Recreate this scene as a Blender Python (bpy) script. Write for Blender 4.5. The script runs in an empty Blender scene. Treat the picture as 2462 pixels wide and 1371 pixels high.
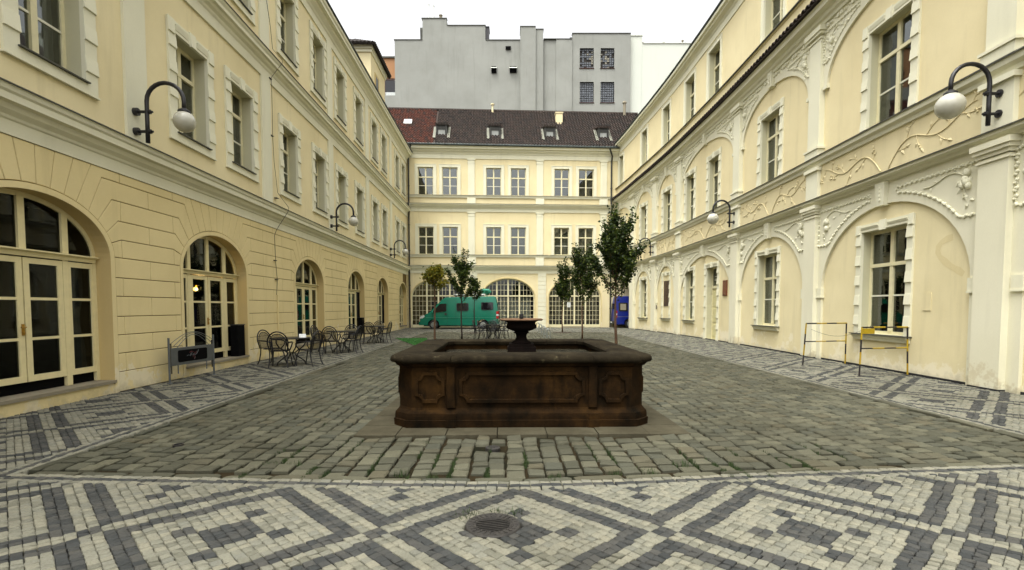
import bpy, bmesh, math, random
import numpy as np
from mathutils import Vector, Matrix

rnd = random.Random(11)
nrs = np.random.RandomState(5)
S = bpy.context.scene
COL = S.collection
PI = math.pi

# ------------------------------------------------------------------ camera, sky, sun, exposure
CAM_H = 1.6
PITCH = 0.05
cam_d = bpy.data.cameras.new('camera')
cam = bpy.data.objects.new('camera', cam_d)
COL.objects.link(cam)
cam.location = (0, 0, CAM_H)
cam.rotation_euler = (PI / 2 - PITCH, 0, 0)
cam_d.sensor_fit = 'HORIZONTAL'
cam_d.sensor_width = 36.0
cam_d.lens = 1220.0 / 2462.0 * 36.0
cam_d.shift_x = 0.0
cam_d.shift_y = (739.5 + 1220.0 * math.tan(PITCH) - 685.5) / 2462.0
cam_d.clip_end = 2000
S.camera = cam

SUN_EL, SUN_AZ = math.radians(68), math.radians(212)
W = bpy.data.worlds.new('World')
S.world = W
W.use_nodes = True
nt = W.node_tree
nt.nodes.clear()
sky = nt.nodes.new('ShaderNodeTexSky')
sky.sky_type = 'NISHITA'
sky.sun_disc = False
sky.sun_elevation = SUN_EL
sky.sun_rotation = SUN_AZ
sky.air_density = 1.0
sky.dust_density = 6.0
sky.ozone_density = 1.0
hsv = nt.nodes.new('ShaderNodeHueSaturation')
hsv.inputs['Saturation'].default_value = 0.07
bg = nt.nodes.new('ShaderNodeBackground')
bg.inputs['Strength'].default_value = 0.15
wo = nt.nodes.new('ShaderNodeOutputWorld')
nt.links.new(sky.outputs[0], hsv.inputs['Color'])
nt.links.new(hsv.outputs[0], bg.inputs['Color'])
nt.links.new(bg.outputs[0], wo.inputs['Surface'])

sl = bpy.data.lights.new('sun', 'SUN')
sl.energy = 0.5
sl.angle = math.radians(25)
sl.color = (1.0, 0.97, 0.9)
sun = bpy.data.objects.new('sun', sl)
COL.objects.link(sun)
_sd = Vector((math.sin(SUN_AZ) * math.cos(SUN_EL), math.cos(SUN_AZ) * math.cos(SUN_EL), math.sin(SUN_EL)))
sun.rotation_euler = _sd.to_track_quat('Z', 'Y').to_euler()

S.view_settings.view_transform = 'Standard'
S.view_settings.look = 'None'
S.view_settings.exposure = 1.5
S.view_settings.gamma = 1.0
try:
    S.view_settings.use_curve_mapping = False
except Exception:
    pass
S.cycles.max_bounces = 6
S.cycles.diffuse_bounces = 4
S.cycles.glossy_bounces = 3
S.cycles.transparent_max_bounces = 12


# ------------------------------------------------------------------ materials
def sr(r, g, b):
    f = lambda c: (c / 255 / 12.92) if c <= 10.3 else (((c / 255) + 0.055) / 1.055) ** 2.4
    return (f(r), f(g), f(b))


class NT:
    def __init__(self, name):
        self.m = bpy.data.materials.new(name)
        self.m.use_nodes = True
        self.t = self.m.node_tree
        self.b = self.t.nodes['Principled BSDF']
        self.out = self.t.nodes['Material Output']

    def n(self, typ, **kw):
        nd = self.t.nodes.new(typ)
        for k, v in kw.items():
            if k in nd.inputs:
                nd.inputs[k].default_value = v
            else:
                setattr(nd, k, v)
        return nd

    def l(self, a, b):
        self.t.links.new(a, b)

    def coord(self, out='Object', scale=(1, 1, 1)):
        tc = self.n('ShaderNodeTexCoord')
        mp = self.n('ShaderNodeMapping')
        mp.inputs['Scale'].default_value = scale
        self.l(tc.outputs[out], mp.inputs['Vector'])
        return mp.outputs[0]

    def geo(self, scale=(1, 1, 1)):
        g = self.n('ShaderNodeNewGeometry')
        mp = self.n('ShaderNodeMapping')
        mp.inputs['Scale'].default_value = scale
        self.l(g.outputs['Position'], mp.inputs['Vector'])
        return mp.outputs[0]

    def noise(self, vec, scale, detail=3, rough=0.55):
        nd = self.n('ShaderNodeTexNoise')
        nd.inputs['Scale'].default_value = scale
        nd.inputs['Detail'].default_value = detail
        nd.inputs['Roughness'].default_value = rough
        self.l(vec, nd.inputs['Vector'])
        return nd.outputs['Fac']

    def ramp(self, fac, stops):
        r = self.n('ShaderNodeValToRGB')
        el = r.color_ramp.elements
        while len(el) > 1:
            el.remove(el[-1])
        el[0].position = stops[0][0]
        c = stops[0][1]
        el[0].color = (*c, 1) if hasattr(c, '__len__') else (c, c, c, 1)
        for p, c in stops[1:]:
            e = el.new(p)
            e.color = (*c, 1) if hasattr(c, '__len__') else (c, c, c, 1)
        self.l(fac, r.inputs['Fac'])
        return r.outputs['Color']

    def mix(self, fac, a, b, typ='MIX'):
        m = self.n('ShaderNodeMix', data_type='RGBA', blend_type=typ)
        for i, v in ((0, fac), (6, a), (7, b)):
            if hasattr(v, 'is_linked'):
                self.l(v, m.inputs[i])
            elif hasattr(v, '__len__'):
                m.inputs[i].default_value = (*v[:3], 1)
            else:
                m.inputs[i].default_value = v
        return m.outputs[2]

    def math(self, op, a, b=0.0, clamp=False):
        m = self.n('ShaderNodeMath', operation=op, use_clamp=clamp)
        for i, v in enumerate((a, b)):
            if hasattr(v, 'is_linked'):
                self.l(v, m.inputs[i])
            else:
                m.inputs[i].default_value = v
        return m.outputs[0]

    def bump(self, fac, strength=0.3, dist=0.01):
        b = self.n('ShaderNodeBump')
        b.inputs['Strength'].default_value = strength
        b.inputs['Distance'].default_value = dist
        self.l(fac, b.inputs['Height'])
        self.l(b.outputs[0], self.b.inputs['Normal'])

    def set(self, color=None, rough=None, metal=None, spec=None):
        if color is not None:
            if hasattr(color, 'is_linked'):
                self.l(color, self.b.inputs['Base Color'])
            else:
                self.b.inputs['Base Color'].default_value = (*color[:3], 1)
        if rough is not None:
            self.b.inputs['Roughness'].default_value = rough
        if metal is not None:
            self.b.inputs['Metallic'].default_value = metal
        if spec is not None:
            self.b.inputs['Specular IOR Level'].default_value = spec
        return self.m


def plaster(name, col, dirty, peel=None, amt=0.5, bump=0.25):
    """painted stucco: broad cloudy tone, rain streaks, fine grain, peeling patches near the ground"""
    k = NT(name)
    p = k.geo()
    big = k.noise(p, 0.55, 4, 0.6)
    streak = k.noise(k.geo((2.2, 2.2, 0.22)), 1.3, 4, 0.6)
    fine = k.noise(p, 28, 3, 0.6)
    c = k.mix(k.ramp(big, [(0.35, 0.0), (0.75, amt)]), col, dirty)
    c = k.mix(k.ramp(streak, [(0.56, 0.0), (0.8, amt * 0.6)]), c, tuple(x * 0.72 for x in dirty))
    c = k.mix(k.ramp(fine, [(0.3, 0.12), (0.7, 0.0)]), c, tuple(x * 0.7 for x in col))
    if peel:
        sx = k.n('ShaderNodeSeparateXYZ')
        k.l(p, sx.inputs[0])
        pn = k.noise(p, 1.5, 5, 0.65)
        h = k.math('MULTIPLY', sx.outputs[2], 0.22)
        v = k.math('SUBTRACT', pn, h)
        c = k.mix(k.ramp(v, [(0.45, 0.0), (0.49, 0.6), (0.6, 0.7)]), c, peel)
        gr = k.math('SUBTRACT', k.noise(p, 3.0, 4, 0.7), k.math('MULTIPLY', sx.outputs[2], 1.4))
        c = k.mix(k.ramp(gr, [(0.3, 0.0), (0.6, 0.5)]), c, tuple(x * 0.45 for x in dirty))
    k.bump(k.noise(p, 60, 2, 0.6), bump, 0.004)
    return k.set(c, 0.9, spec=0.2)


M = {}
M['tan'] = plaster('tan_stucco', sr(224, 207, 156), sr(204, 186, 134), sr(224, 215, 188), 0.6)
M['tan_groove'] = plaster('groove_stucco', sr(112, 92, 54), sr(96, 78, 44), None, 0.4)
M['cream'] = plaster('cream_stucco', sr(228, 215, 172), sr(206, 191, 146), None, 0.55)
M['cream_low'] = plaster('cream_stucco_low', sr(228, 216, 174), sr(206, 193, 149), sr(232, 224, 198), 0.6)
M['cream_relief'] = plaster('cream_relief', sr(222, 209, 167), sr(198, 184, 142), None, 0.6)
M['patch'] = plaster('repair_patch', sr(217, 203, 158), sr(202, 187, 140), None, 0.4)
M['white'] = plaster('white_stucco', sr(224, 221, 195), sr(203, 199, 170), None, 0.4)
M['white_low'] = plaster('white_stucco_low', sr(224, 220, 194), sr(203, 198, 168), sr(196, 184, 150), 0.4)
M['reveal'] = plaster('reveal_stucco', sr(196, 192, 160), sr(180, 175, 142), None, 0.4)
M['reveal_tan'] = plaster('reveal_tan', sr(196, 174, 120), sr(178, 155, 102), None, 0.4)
M['gray_wall'] = plaster('gray_render', sr(150, 151, 143), sr(131, 132, 124), None, 0.7, 0.15)
M['pale_wall'] = plaster('pale_render', sr(206, 209, 196), sr(196, 198, 184), None, 0.25, 0.15)
M['orange_wall'] = plaster('orange_render', sr(170, 128, 92), sr(156, 114, 80), None, 0.4, 0.15)
M['stone_sill'] = plaster('sill_stone', sr(140, 132, 112), sr(112, 104, 84), None, 0.7)


def simple(name, col, rough=0.5, metal=0.0, var=0.15, scale=8, spec=0.5):
    k = NT(name)
    nz = k.noise(k.coord(), scale, 3)
    c = k.mix(k.ramp(nz, [(0.3, 0.0), (0.7, 1.0)]), tuple(x * (1 - var) for x in col), tuple(min(1, x * (1 + var)) for x in col))
    return k.set(c, rough, metal, spec)


M['flash_pale'] = simple('pale_flashing', sr(112, 112, 96), 0.6, 0, 0.2)
M['flash'] = simple('zinc_flashing', sr(70, 70, 60), 0.6, 0.0, 0.3)
M['iron'] = simple('black_iron', sr(26, 25, 27), 0.45, 0.0, 0.3)
M['chair_iron'] = simple('dark_wrought_iron', sr(20, 20, 22), 0.45, 0.2, 0.3)
M['frame'] = simple('cream_window_paint', sr(216, 208, 168), 0.5, 0, 0.06)
M['frame_y'] = simple('yellowed_door_paint', sr(218, 205, 156), 0.45, 0, 0.06)
M['frame_w'] = simple('white_bar_paint', sr(214, 212, 190), 0.5, 0, 0.06)
M['globe'] = simple('milk_glass', sr(178, 176, 162), 0.25, 0, 0.03)
for _n in M['globe'].node_tree.nodes:
    if _n.type == 'BSDF_PRINCIPLED':
        _n.inputs['Subsurface Weight'].default_value = 0.8
        _n.inputs['Subsurface Radius'].default_value = (1, 1, 1)
        _n.inputs['Subsurface Scale'].default_value = 0.3
M['black'] = simple('black_board', (0.004, 0.004, 0.004), 0.95, 0, 0.2, spec=0.05)
M['dark_room'] = simple('dark_interior', (0.03, 0.027, 0.022), 0.9, 0, 0.3, 2)
M['brass'] = simple('brass', sr(170, 132, 60), 0.35, 0.9, 0.1)
M['gutter'] = simple('weathered_gutter', sr(58, 66, 62), 0.5, 0.3, 0.4, 3)
M['pipe'] = simple('dark_downpipe', sr(52, 52, 46), 0.55, 0.2, 0.3, 3)
M['galv'] = simple('galvanised_steel', sr(140, 144, 138), 0.4, 0.6, 0.15)
M['sign_gray'] = simple('gray_sheet_metal', sr(92, 96, 96), 0.45, 0.4, 0.1)
M['yellow'] = simple('yellow_paint', sr(158, 132, 12), 0.45, 0, 0.12)
M['stripe_black'] = simple('black_paint', sr(28, 22, 24), 0.45, 0, 0.2)
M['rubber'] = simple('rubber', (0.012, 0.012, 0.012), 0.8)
M['teal'] = simple('teal_paint', sr(15, 102, 79), 0.22, 0, 0.05, 2)
M['teal_light'] = simple('teal_cover', sr(44, 128, 102), 0.5, 0, 0.1, 3)
M['blue'] = simple('blue_paint', sr(14, 31, 112), 0.3, 0, 0.06, 2)
M['auto_glass'] = simple('tinted_glass', (0.006, 0.006, 0.007), 0.06, 0, 0.1)
M['red'] = simple('red_lens', sr(150, 16, 20), 0.25)
M['dull_red'] = simple('dull_red_print', sr(84, 26, 24), 0.7)
M['lens'] = simple('clear_lens', sr(190, 194, 190), 0.2)
M['white_plastic'] = simple('white_plastic', sr(220, 222, 216), 0.4)
M['plate'] = simple('bronze_plaque', sr(64, 46, 36), 0.45, 0.3, 0.3, 20)
M['plate_txt'] = simple('worn_lettering', sr(104, 84, 66), 0.5, 0.2, 0.2)
M['brown_plate'] = simple('brown_enamel', sr(112, 62, 40), 0.35, 0.1, 0.2)
M['bark'] = simple('bark', sr(72, 51, 30), 0.9, 0, 0.35, 14)
M['bark_dark'] = simple('dark_bark', sr(38, 30, 20), 0.9, 0, 0.35, 14)
M['soil'] = simple('soil', sr(50, 40, 28), 0.95, 0, 0.4, 10)
M['mat_green'] = simple('green_mat', sr(38, 88, 26), 0.9, 0, 0.25, 30)
M['curtain'] = simple('gray_curtain', sr(150, 152, 146), 0.9, 0, 0.1, 3)
M['cast'] = simple('rusty_cast_iron', sr(46, 43, 38), 0.7, 0.2, 0.4, 20)
M['glassblock'] = simple('glass_block', sr(92, 96, 100), 0.2, 0, 0.5, 6)
M['glassblock_pale'] = simple('broken_glass_block', sr(128, 124, 108), 0.4, 0, 0.5, 6)
M['door_paint'] = simple('door_paint', sr(198, 190, 140), 0.5, 0, 0.06)
M['orange_sash'] = simple('brown_sash', sr(96, 66, 54), 0.5)
M['weed'] = simple('weed', sr(40, 56, 14), 0.8, 0, 0.3, 12)


def glass_mat(name, tint, refl=0.06):
    k = NT(name)
    tr = k.n('ShaderNodeBsdfTransparent')
    tr.inputs[0].default_value = (*tint, 1)
    gl = k.n('ShaderNodeBsdfGlossy')
    gl.inputs['Roughness'].default_value = 0.02
    gl.inputs['Color'].default_value = (0.9, 0.93, 0.92, 1)
    lw = k.n('ShaderNodeLayerWeight')
    lw.inputs['Blend'].default_value = 0.5
    f = k.math('ADD', k.math('MULTIPLY', k.math('POWER', lw.outputs['Facing'], 4.5), 0.75), refl, True)
    mx = k.n('ShaderNodeMixShader')
    k.l(f, mx.inputs[0])
    k.l(tr.outputs[0], mx.inputs[1])
    k.l(gl.outputs[0], mx.inputs[2])
    wn = k.noise(k.geo(), 1.1, 2)
    b = k.n('ShaderNodeBump')
    b.inputs['Strength'].default_value = 0.03
    b.inputs['Distance'].default_value = 0.05
    k.l(wn, b.inputs['Height'])
    k.l(b.outputs[0], gl.inputs['Normal'])
    k.t.links.new(mx.outputs[0], k.out.inputs['Surface'])
    return k.m


M['glass'] = glass_mat('window_glass', (0.6, 0.62, 0.58), 0.11)
M['door_glass'] = glass_mat('door_glass', (0.42, 0.44, 0.42), 0.014)


def mesh_screen(name, col):
    k = NT(name)
    tr = k.n('ShaderNodeBsdfTransparent')
    ck = k.n('ShaderNodeTexChecker')
    ck.inputs['Scale'].default_value = 90
    k.l(k.coord(), ck.inputs['Vector'])
    k.set(col, 0.5)
    mx = k.n('ShaderNodeMixShader')
    f = k.math('ADD', k.math('MULTIPLY', ck.outputs['Fac'], 0.4), 0.42)
    k.l(f, mx.inputs[0])
    k.l(tr.outputs[0], mx.inputs[1])
    k.l(k.b.outputs[0], mx.inputs[2])
    k.t.links.new(mx.outputs[0], k.out.inputs['Surface'])
    return k.m


M['screen'] = mesh_screen('woven_steel_mesh', sr(26, 26, 28))


def sett_mat(name, cols, dirt, bumpd=0.006):
    """natural stone sett: tint per stone, grain, dirty edges of the paving"""
    k = NT(name)
    at = k.n('ShaderNodeAttribute')
    at.attribute_name = 'tint'
    oi = k.n('ShaderNodeObjectInfo')
    f = k.math('FRACT', k.math('ADD', at.outputs['Fac'], oi.outputs['Random']))
    n = len(cols)
    c = k.ramp(f, [(i / (n - 1), cols[i]) for i in range(n)])
    p = k.geo()
    g = k.noise(p, 70, 4, 0.65)
    c = k.mix(k.ramp(g, [(0.3, 0.35), (0.55, 0.0)]), c, dirt)
    c = k.mix(k.ramp(g, [(0.6, 0.0), (0.8, 0.25)]), c, tuple(min(1, x * 1.5) for x in cols[-1]))
    big = k.noise(p, 0.45, 4, 0.6)
    c = k.mix(k.ramp(big, [(0.45, 0.0), (0.72, 0.5)]), c, dirt)
    k.bump(k.noise(p, 45, 4, 0.6), 0.6, bumpd)
    return k.set(c, 0.8, spec=0.2)


M['sett_light'] = sett_mat('pale_sett', [sr(100, 99, 86), sr(117, 116, 102), sr(127, 124, 107), sr(108, 108, 97)], sr(70, 66, 52))
M['sett_dark'] = sett_mat('slate_sett', [sr(49, 51, 50), sr(60, 61, 59), sr(72, 71, 66), sr(54, 56, 55)], sr(42, 41, 35))
M['cobble'] = sett_mat('granite_cobble', [sr(62, 62, 50), sr(75, 74, 60), sr(91, 89, 72), sr(67, 68, 57), sr(82, 78, 61)], sr(44, 42, 28))


def joint_mat(name, ca, cb, cc):
    k = NT(name)
    p = k.geo()
    c = k.mix(k.ramp(k.noise(p, 1.2, 4, 0.6), [(0.45, 0.0), (0.62, 1.0)]), ca, cb)
    c = k.mix(k.ramp(k.noise(p, 30, 3), [(0.3, 0.5), (0.7, 0.0)]), c, cc)
    return k.set(c, 0.95, spec=0.1)


M['joint'] = joint_mat('sandy_joint', sr(44, 36, 20), sr(20, 22, 9), sr(20, 17, 11))
M['joint_pale'] = joint_mat('pale_joint', sr(104, 99, 82), sr(82, 78, 62), sr(58, 54, 42))


def stone_dark(name, cols, lichen=None):
    k = NT(name)
    p = k.geo()
    n1 = k.noise(p, 2.2, 6, 0.65)
    n2 = k.noise(k.geo((1, 1, 0.35)), 6, 5, 0.65)
    c = k.ramp(n1, [(0.3, cols[0]), (0.5, cols[1]), (0.72, cols[2])])
    c = k.mix(k.ramp(n2, [(0.5, 0.0), (0.7, 0.75)]), c, cols[0])
    if lichen:
        c = k.mix(k.ramp(k.noise(p, 9, 5, 0.7), [(0.6, 0.0), (0.68, 0.6)]), c, lichen)
    k.bump(k.noise(p, 38, 5, 0.65), 0.7, 0.008)
    return k.set(c, 0.9, spec=0.06)


M['sand_stone'] = stone_dark('blackened_sandstone', [sr(12, 9, 4), sr(36, 24, 10), sr(60, 41, 17)])
M['rim_stone'] = stone_dark('rim_stone', [sr(22, 18, 12), sr(36, 31, 21), sr(50, 44, 31)], sr(84, 77, 57))
M['urn_stone'] = stone_dark('urn_stone', [sr(12, 9, 7), sr(20, 14, 11), sr(30, 21, 15)])
M['urn_rim'] = stone_dark('urn_rim_stone', [sr(84, 64, 48), sr(108, 84, 64), sr(122, 100, 78)])
M['slab'] = stone_dark('apron_slab', [sr(58, 54, 42), sr(70, 66, 52), sr(80, 76, 61)])


def water_mat():
    k = NT('dark_water')
    k.bump(k.noise(k.geo(), 9, 3), 0.15, 0.02)
    c = k.mix(k.ramp(k.noise(k.geo(), 5, 4), [(0.45, 0), (0.6, 1)]), sr(34, 32, 24), sr(62, 59, 46))
    return k.set(c, 0.25, spec=0.5)


M['water'] = water_mat()


def tile_mat(name, cols):
    k = NT(name)
    at = k.n('ShaderNodeAttribute')
    at.attribute_name = 'tint'
    oi = k.n('ShaderNodeObjectInfo')
    f = k.math('FRACT', k.math('ADD', at.outputs['Fac'], oi.outputs['Random']))
    c = k.ramp(f, [(i / (len(cols) - 1), cols[i]) for i in range(len(cols))])
    c = k.mix(k.ramp(k.noise(k.geo(), 7, 4), [(0.5, 0), (0.75, 0.6)]), c, sr(44, 38, 36))
    return k.set(c, 0.8, spec=0.2)


M['tile_red'] = tile_mat('red_tile', [sr(80, 46, 37), sr(94, 56, 43), sr(68, 46, 39), sr(60, 50, 45)])
M['tile_dark'] = tile_mat('aged_tile', [sr(57, 50, 46), sr(70, 59, 52), sr(49, 45, 42), sr(64, 57, 50)])


def leaf_mat(name, cols):
    k = NT(name)
    at = k.n('ShaderNodeAttribute')
    at.attribute_name = 'tint'
    c = k.ramp(at.outputs['Fac'], [(i / (len(cols) - 1), cols[i]) for i in range(len(cols))])
    tl = k.n('ShaderNodeBsdfTranslucent')
    k.l(c, tl.inputs[0])
    k.set(c, 0.55, spec=0.3)
    mx = k.n('ShaderNodeMixShader')
    mx.inputs[0].default_value = 0.35
    k.l(k.b.outputs[0], mx.inputs[1])
    k.l(tl.outputs[0], mx.inputs[2])
    k.t.links.new(mx.outputs[0], k.out.inputs['Surface'])
    return k.m


M['leaf'] = leaf_mat('dark_leaf', [sr(20, 32, 9), sr(36, 52, 14), sr(56, 74, 20), sr(92, 104, 34)])
M['leaf_yellow'] = leaf_mat('yellowing_leaf', [sr(58, 66, 14), sr(98, 98, 18), sr(132, 120, 24), sr(72, 82, 18)])


def emit(name, col, st):
    k = NT(name)
    k.b.inputs['Emission Color'].default_value = (*col, 1)
    k.b.inputs['Emission Strength'].default_value = st
    return k.m


M['bulb'] = emit('lit_bulb', (1.0, 0.55, 0.12), 9.0)


# ------------------------------------------------------------------ mesh helpers
class MB:
    def __init__(self):
        self.v, self.f, self.mi = [], [], []
        self.cur = 0

    def add(self, vs, fs):
        o = len(self.v)
        self.v += [tuple(p) for p in vs]
        for f in fs:
            self.f.append(tuple(i + o for i in f))
            self.mi.append(self.cur)
        return self

    def box(self, x0, x1, y0, y1, z0, z1):
        return self.add([(x0, y0, z0), (x1, y0, z0), (x1, y1, z0), (x0, y1, z0), (x0, y0, z1), (x1, y0, z1), (x1, y1, z1), (x0, y1, z1)],
                        [(0, 3, 2, 1), (4, 5, 6, 7), (0, 1, 5, 4), (1, 2, 6, 5), (2, 3, 7, 6), (3, 0, 4, 7)])

    def bbox(self, x0, x1, y0, y1, z0, z1, c=0.01):
        """box with chamfered edges towards -y (front) only"""
        y0b = y0 + c
        return self.add([(x0, y1, z0), (x1, y1, z0), (x1, y1, z1), (x0, y1, z1), (x0, y0b, z0), (x1, y0b, z0), (x1, y0b, z1), (x0, y0b, z1),
                         (x0 + c, y0, z0 + c), (x1 - c, y0, z0 + c), (x1 - c, y0, z1 - c), (x0 + c, y0, z1 - c)],
                        [(0, 1, 2, 3), (0, 4, 5, 1), (1, 5, 6, 2), (2, 6, 7, 3), (3, 7, 4, 0), (4, 8, 9, 5), (5, 9, 10, 6), (6, 10, 11, 7), (7, 11, 8, 4), (8, 11, 10, 9)])

    def prism_y(self, poly, y0, y1):
        """polygon in (x, z) extruded along y"""
        n = len(poly)
        return self.add([(p[0], y0, p[1]) for p in poly] + [(p[0], y1, p[1]) for p in poly],
                        [tuple(range(n)), tuple(range(2 * n - 1, n - 1, -1))] + [(i, (i + 1) % n, (i + 1) % n + n, i + n) for i in range(n)])

    def prism_x(self, poly, x0, x1):
        n = len(poly)
        return self.add([(x0, p[0], p[1]) for p in poly] + [(x1, p[0], p[1]) for p in poly],
                        [tuple(range(n)), tuple(range(2 * n - 1, n - 1, -1))] + [(i, (i + 1) % n, (i + 1) % n + n, i + n) for i in range(n)])

    def prism_z(self, poly, z0, z1):
        n = len(poly)
        return self.add([(p[0], p[1], z0) for p in poly] + [(p[0], p[1], z1) for p in poly],
                        [tuple(range(n)), tuple(range(2 * n - 1, n - 1, -1))] + [(i, (i + 1) % n, (i + 1) % n + n, i + n) for i in range(n)])

    def tube(self, pts, r, seg=8, closed=False, caps=True):
        pts = [Vector(p) for p in pts]
        n = len(pts)
        rr = r if hasattr(r, '__len__') else [r] * n
        vs, fs = [], []
        up = None
        for i in range(n):
            if closed:
                d = pts[(i + 1) % n] - pts[i - 1]
            else:
                d = pts[min(i + 1, n - 1)] - pts[max(i - 1, 0)]
            d = d.normalized() if d.length > 1e-9 else Vector((0, 0, 1))
            if up is None:
                up = Vector((0, 0, 1)) if abs(d.z) < 0.9 else Vector((1, 0, 0))
            a = up - d * up.dot(d)
            if a.length < 1e-6:
                a = Vector((1, 0, 0)) - d * d.x
            a.normalize()
            up = a
            b = d.cross(a)
            for k in range(seg):
                t = 2 * PI * k / seg
                vs.append(pts[i] + (a * math.cos(t) + b * math.sin(t)) * rr[i])
        m = n if closed else n - 1
        for i in range(m):
            j = (i + 1) % n
            for k in range(seg):
                fs.append((i * seg + k, i * seg + (k + 1) % seg, j * seg + (k + 1) % seg, j * seg + k))
        if caps and not closed:
            fs.append(tuple(range(seg - 1, -1, -1)))
            fs.append(tuple(range((n - 1) * seg, n * seg)))
        return self.add(vs, fs)

    def lathe(self, prof, c=(0, 0, 0), seg=24, sy=1.0):
        vs, fs = [], []
        for (r, z) in prof:
            for k in range(seg):
                t = 2 * PI * k / seg
                vs.append((c[0] + r * math.cos(t), c[1] + r * math.sin(t) * sy, c[2] + z))
        for i in range(len(prof) - 1):
            for k in range(seg):
                fs.append((i * seg + k, i * seg + (k + 1) % seg, (i + 1) * seg + (k + 1) % seg, (i + 1) * seg + k))
        return self.add(vs, fs)

    def ball(self, c, r, seg=16, rings=10, s=(1, 1, 1)):
        vs, fs = [], []
        for i in range(rings + 1):
            a = -PI / 2 + PI * i / rings
            for k in range(seg):
                t = 2 * PI * k / seg
                vs.append((c[0] + r * s[0] * math.cos(a) * math.cos(t), c[1] + r * s[1] * math.cos(a) * math.sin(t), c[2] + r * s[2] * math.sin(a)))
        for i in range(rings):
            for k in range(seg):
                fs.append((i * seg + k, i * seg + (k + 1) % seg, (i + 1) * seg + (k + 1) % seg, (i + 1) * seg + k))
        return self.add(vs, fs)

    def mesh(self, name, mats, smooth=False, fmap=None, org=(0, 0, 0)):
        me = bpy.data.meshes.new(name)
        vs = self.v
        if fmap:
            vs = [fmap(*p) for p in vs]
        vs = [(p[0] - org[0], p[1] - org[1], p[2] - org[2]) for p in vs]
        me.from_pydata(vs, [], self.f)
        if not isinstance(mats, (list, tuple)):
            mats = [mats]
        for m in mats:
            me.materials.append(M[m] if isinstance(m, str) else m)
        if len(mats) > 1:
            me.polygons.foreach_set('material_index', self.mi)
        if smooth:
            me.polygons.foreach_set('use_smooth', [True] * len(me.polygons))
        me.update()
        return me

    def build(self, name, mats, parent=None, smooth=False, fmap=None, org=None):
        if org is None:
            org = parent.matrix_basis.translation if (parent is not None and fmap) else (0, 0, 0)
        me = self.mesh(name, mats, smooth, fmap, org)
        return link(name, me, parent)


def link(name, me, parent=None, mat=None):
    o = bpy.data.objects.new(name, me)
    COL.objects.link(o)
    if parent is not None:
        o.parent = parent
    if mat is not None:
        o.matrix_basis = mat
    return o


def thing(name, label, cat, loc=(0, 0, 0), rz=0.0, group=None):
    o = bpy.data.objects.new(name, None)
    o.empty_display_size = 0.2
    COL.objects.link(o)
    o.location = loc
    o.rotation_euler = (0, 0, rz)
    tag(o, label, cat, group)
    return o


def tag(o, label, cat, group=None):
    o['label'] = label
    o['category'] = cat
    if group:
        o['group'] = group
    return o


def copy_tree(o, parent=None):
    c = o.copy()
    COL.objects.link(c)
    if parent is not None:
        c.parent = parent
    for ch in list(o.children):
        copy_tree(ch, c)
    return c


def smooth_by_angle(o, deg=35):
    me = o.data
    bm = bmesh.new()
    bm.from_mesh(me)
    bmesh.ops.recalc_face_normals(bm, faces=bm.faces)
    for f in bm.faces:
        f.smooth = True
    for e in bm.edges:
        if len(e.link_faces) == 2 and e.calc_face_angle(0) > math.radians(deg):
            e.smooth = False
    bm.to_mesh(me)
    bm.free()


def ell(uc, a, b, z0, n=24, t0=0.0, t1=PI):
    """points of a semi-ellipse from right (t0=0) to left"""
    return [(uc + a * math.cos(t0 + (t1 - t0) * i / n), z0 + b * math.sin(t0 + (t1 - t0) * i / n)) for i in range(n + 1)]


# ------------------------------------------------------------------ facades: (u along the wall, o out of the wall, z up) -> world
class Straight:
    def __init__(self, p, d, nrm):
        self.p, self.d, self.nn = p, d, nrm
        self.flip = False

    def P(self, u, o, z):
        return (self.p[0] + self.d[0] * u + self.nn[0] * o, self.p[1] + self.d[1] * u + self.nn[1] * o, z)

    def frame(self, u, z=0.0):
        x = Vector((self.d[0], self.d[1], 0))
        y = Vector((-self.nn[0], -self.nn[1], 0))
        if x.cross(y).z < 0:
            x = -x
        l = self.P(u, 0, z)
        m = Matrix((x, y, Vector((0, 0, 1)))).transposed().to_4x4()
        m.translation = l
        return m


HEAD = -0.0243
FL = Straight((-7.2249 * math.cos(HEAD), 7.2249 * math.sin(HEAD)), (math.sin(HEAD), math.cos(HEAD)), (math.cos(HEAD), -math.sin(HEAD)))
_b0, _b1 = np.array([-8.15, 40.0]), np.array([8.0, 40.9])
_bd = (_b1 - _b0) / np.linalg.norm(_b1 - _b0)
FB = Straight(tuple(_b0), tuple(_bd), (_bd[1], -_bd[0]))
B_LEN = float(np.linalg.norm(_b1 - _b0))


class Curved:
    CF = [-2.9455341655671553e-07, -7.823621811039787e-05, 0.0034662563958333162, -0.010761359690563242, 9.261165692466204]

    def __init__(self):
        Y = np.linspace(1, 46, 900)
        X = np.polyval(self.CF, Y)
        self.S = np.concatenate([[0], np.cumsum(np.hypot(np.diff(X), np.diff(Y)))]) + 1
        self.X, self.Y = X, Y
        self.TX, self.TY = np.gradient(X, self.S), np.gradient(Y, self.S)

    def zs(self, u):
        return float(np.interp(u, [27, 33, 36, 42], [1, 0.988, 0.978, 0.935]))

    def P(self, u, o, z):
        x, y = np.interp(u, self.S, self.X), np.interp(u, self.S, self.Y)
        tx, ty = np.interp(u, self.S, self.TX), np.interp(u, self.S, self.TY)
        return (float(x - ty * o), float(y + tx * o), z * self.zs(u) if z > 0 else z)

    def frame(self, u, z=0.0):
        tx, ty = float(np.interp(u, self.S, self.TX)), float(np.interp(u, self.S, self.TY))
        n = Vector((-ty, tx, 0))
        y = -n
        x = y.cross(Vector((0, 0, 1)))
        m = Matrix((x, y, Vector((0, 0, self.zs(u))))).transposed().to_4x4()
        m.translation = self.P(u, 0, z)
        return m


FR = Curved()


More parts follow.
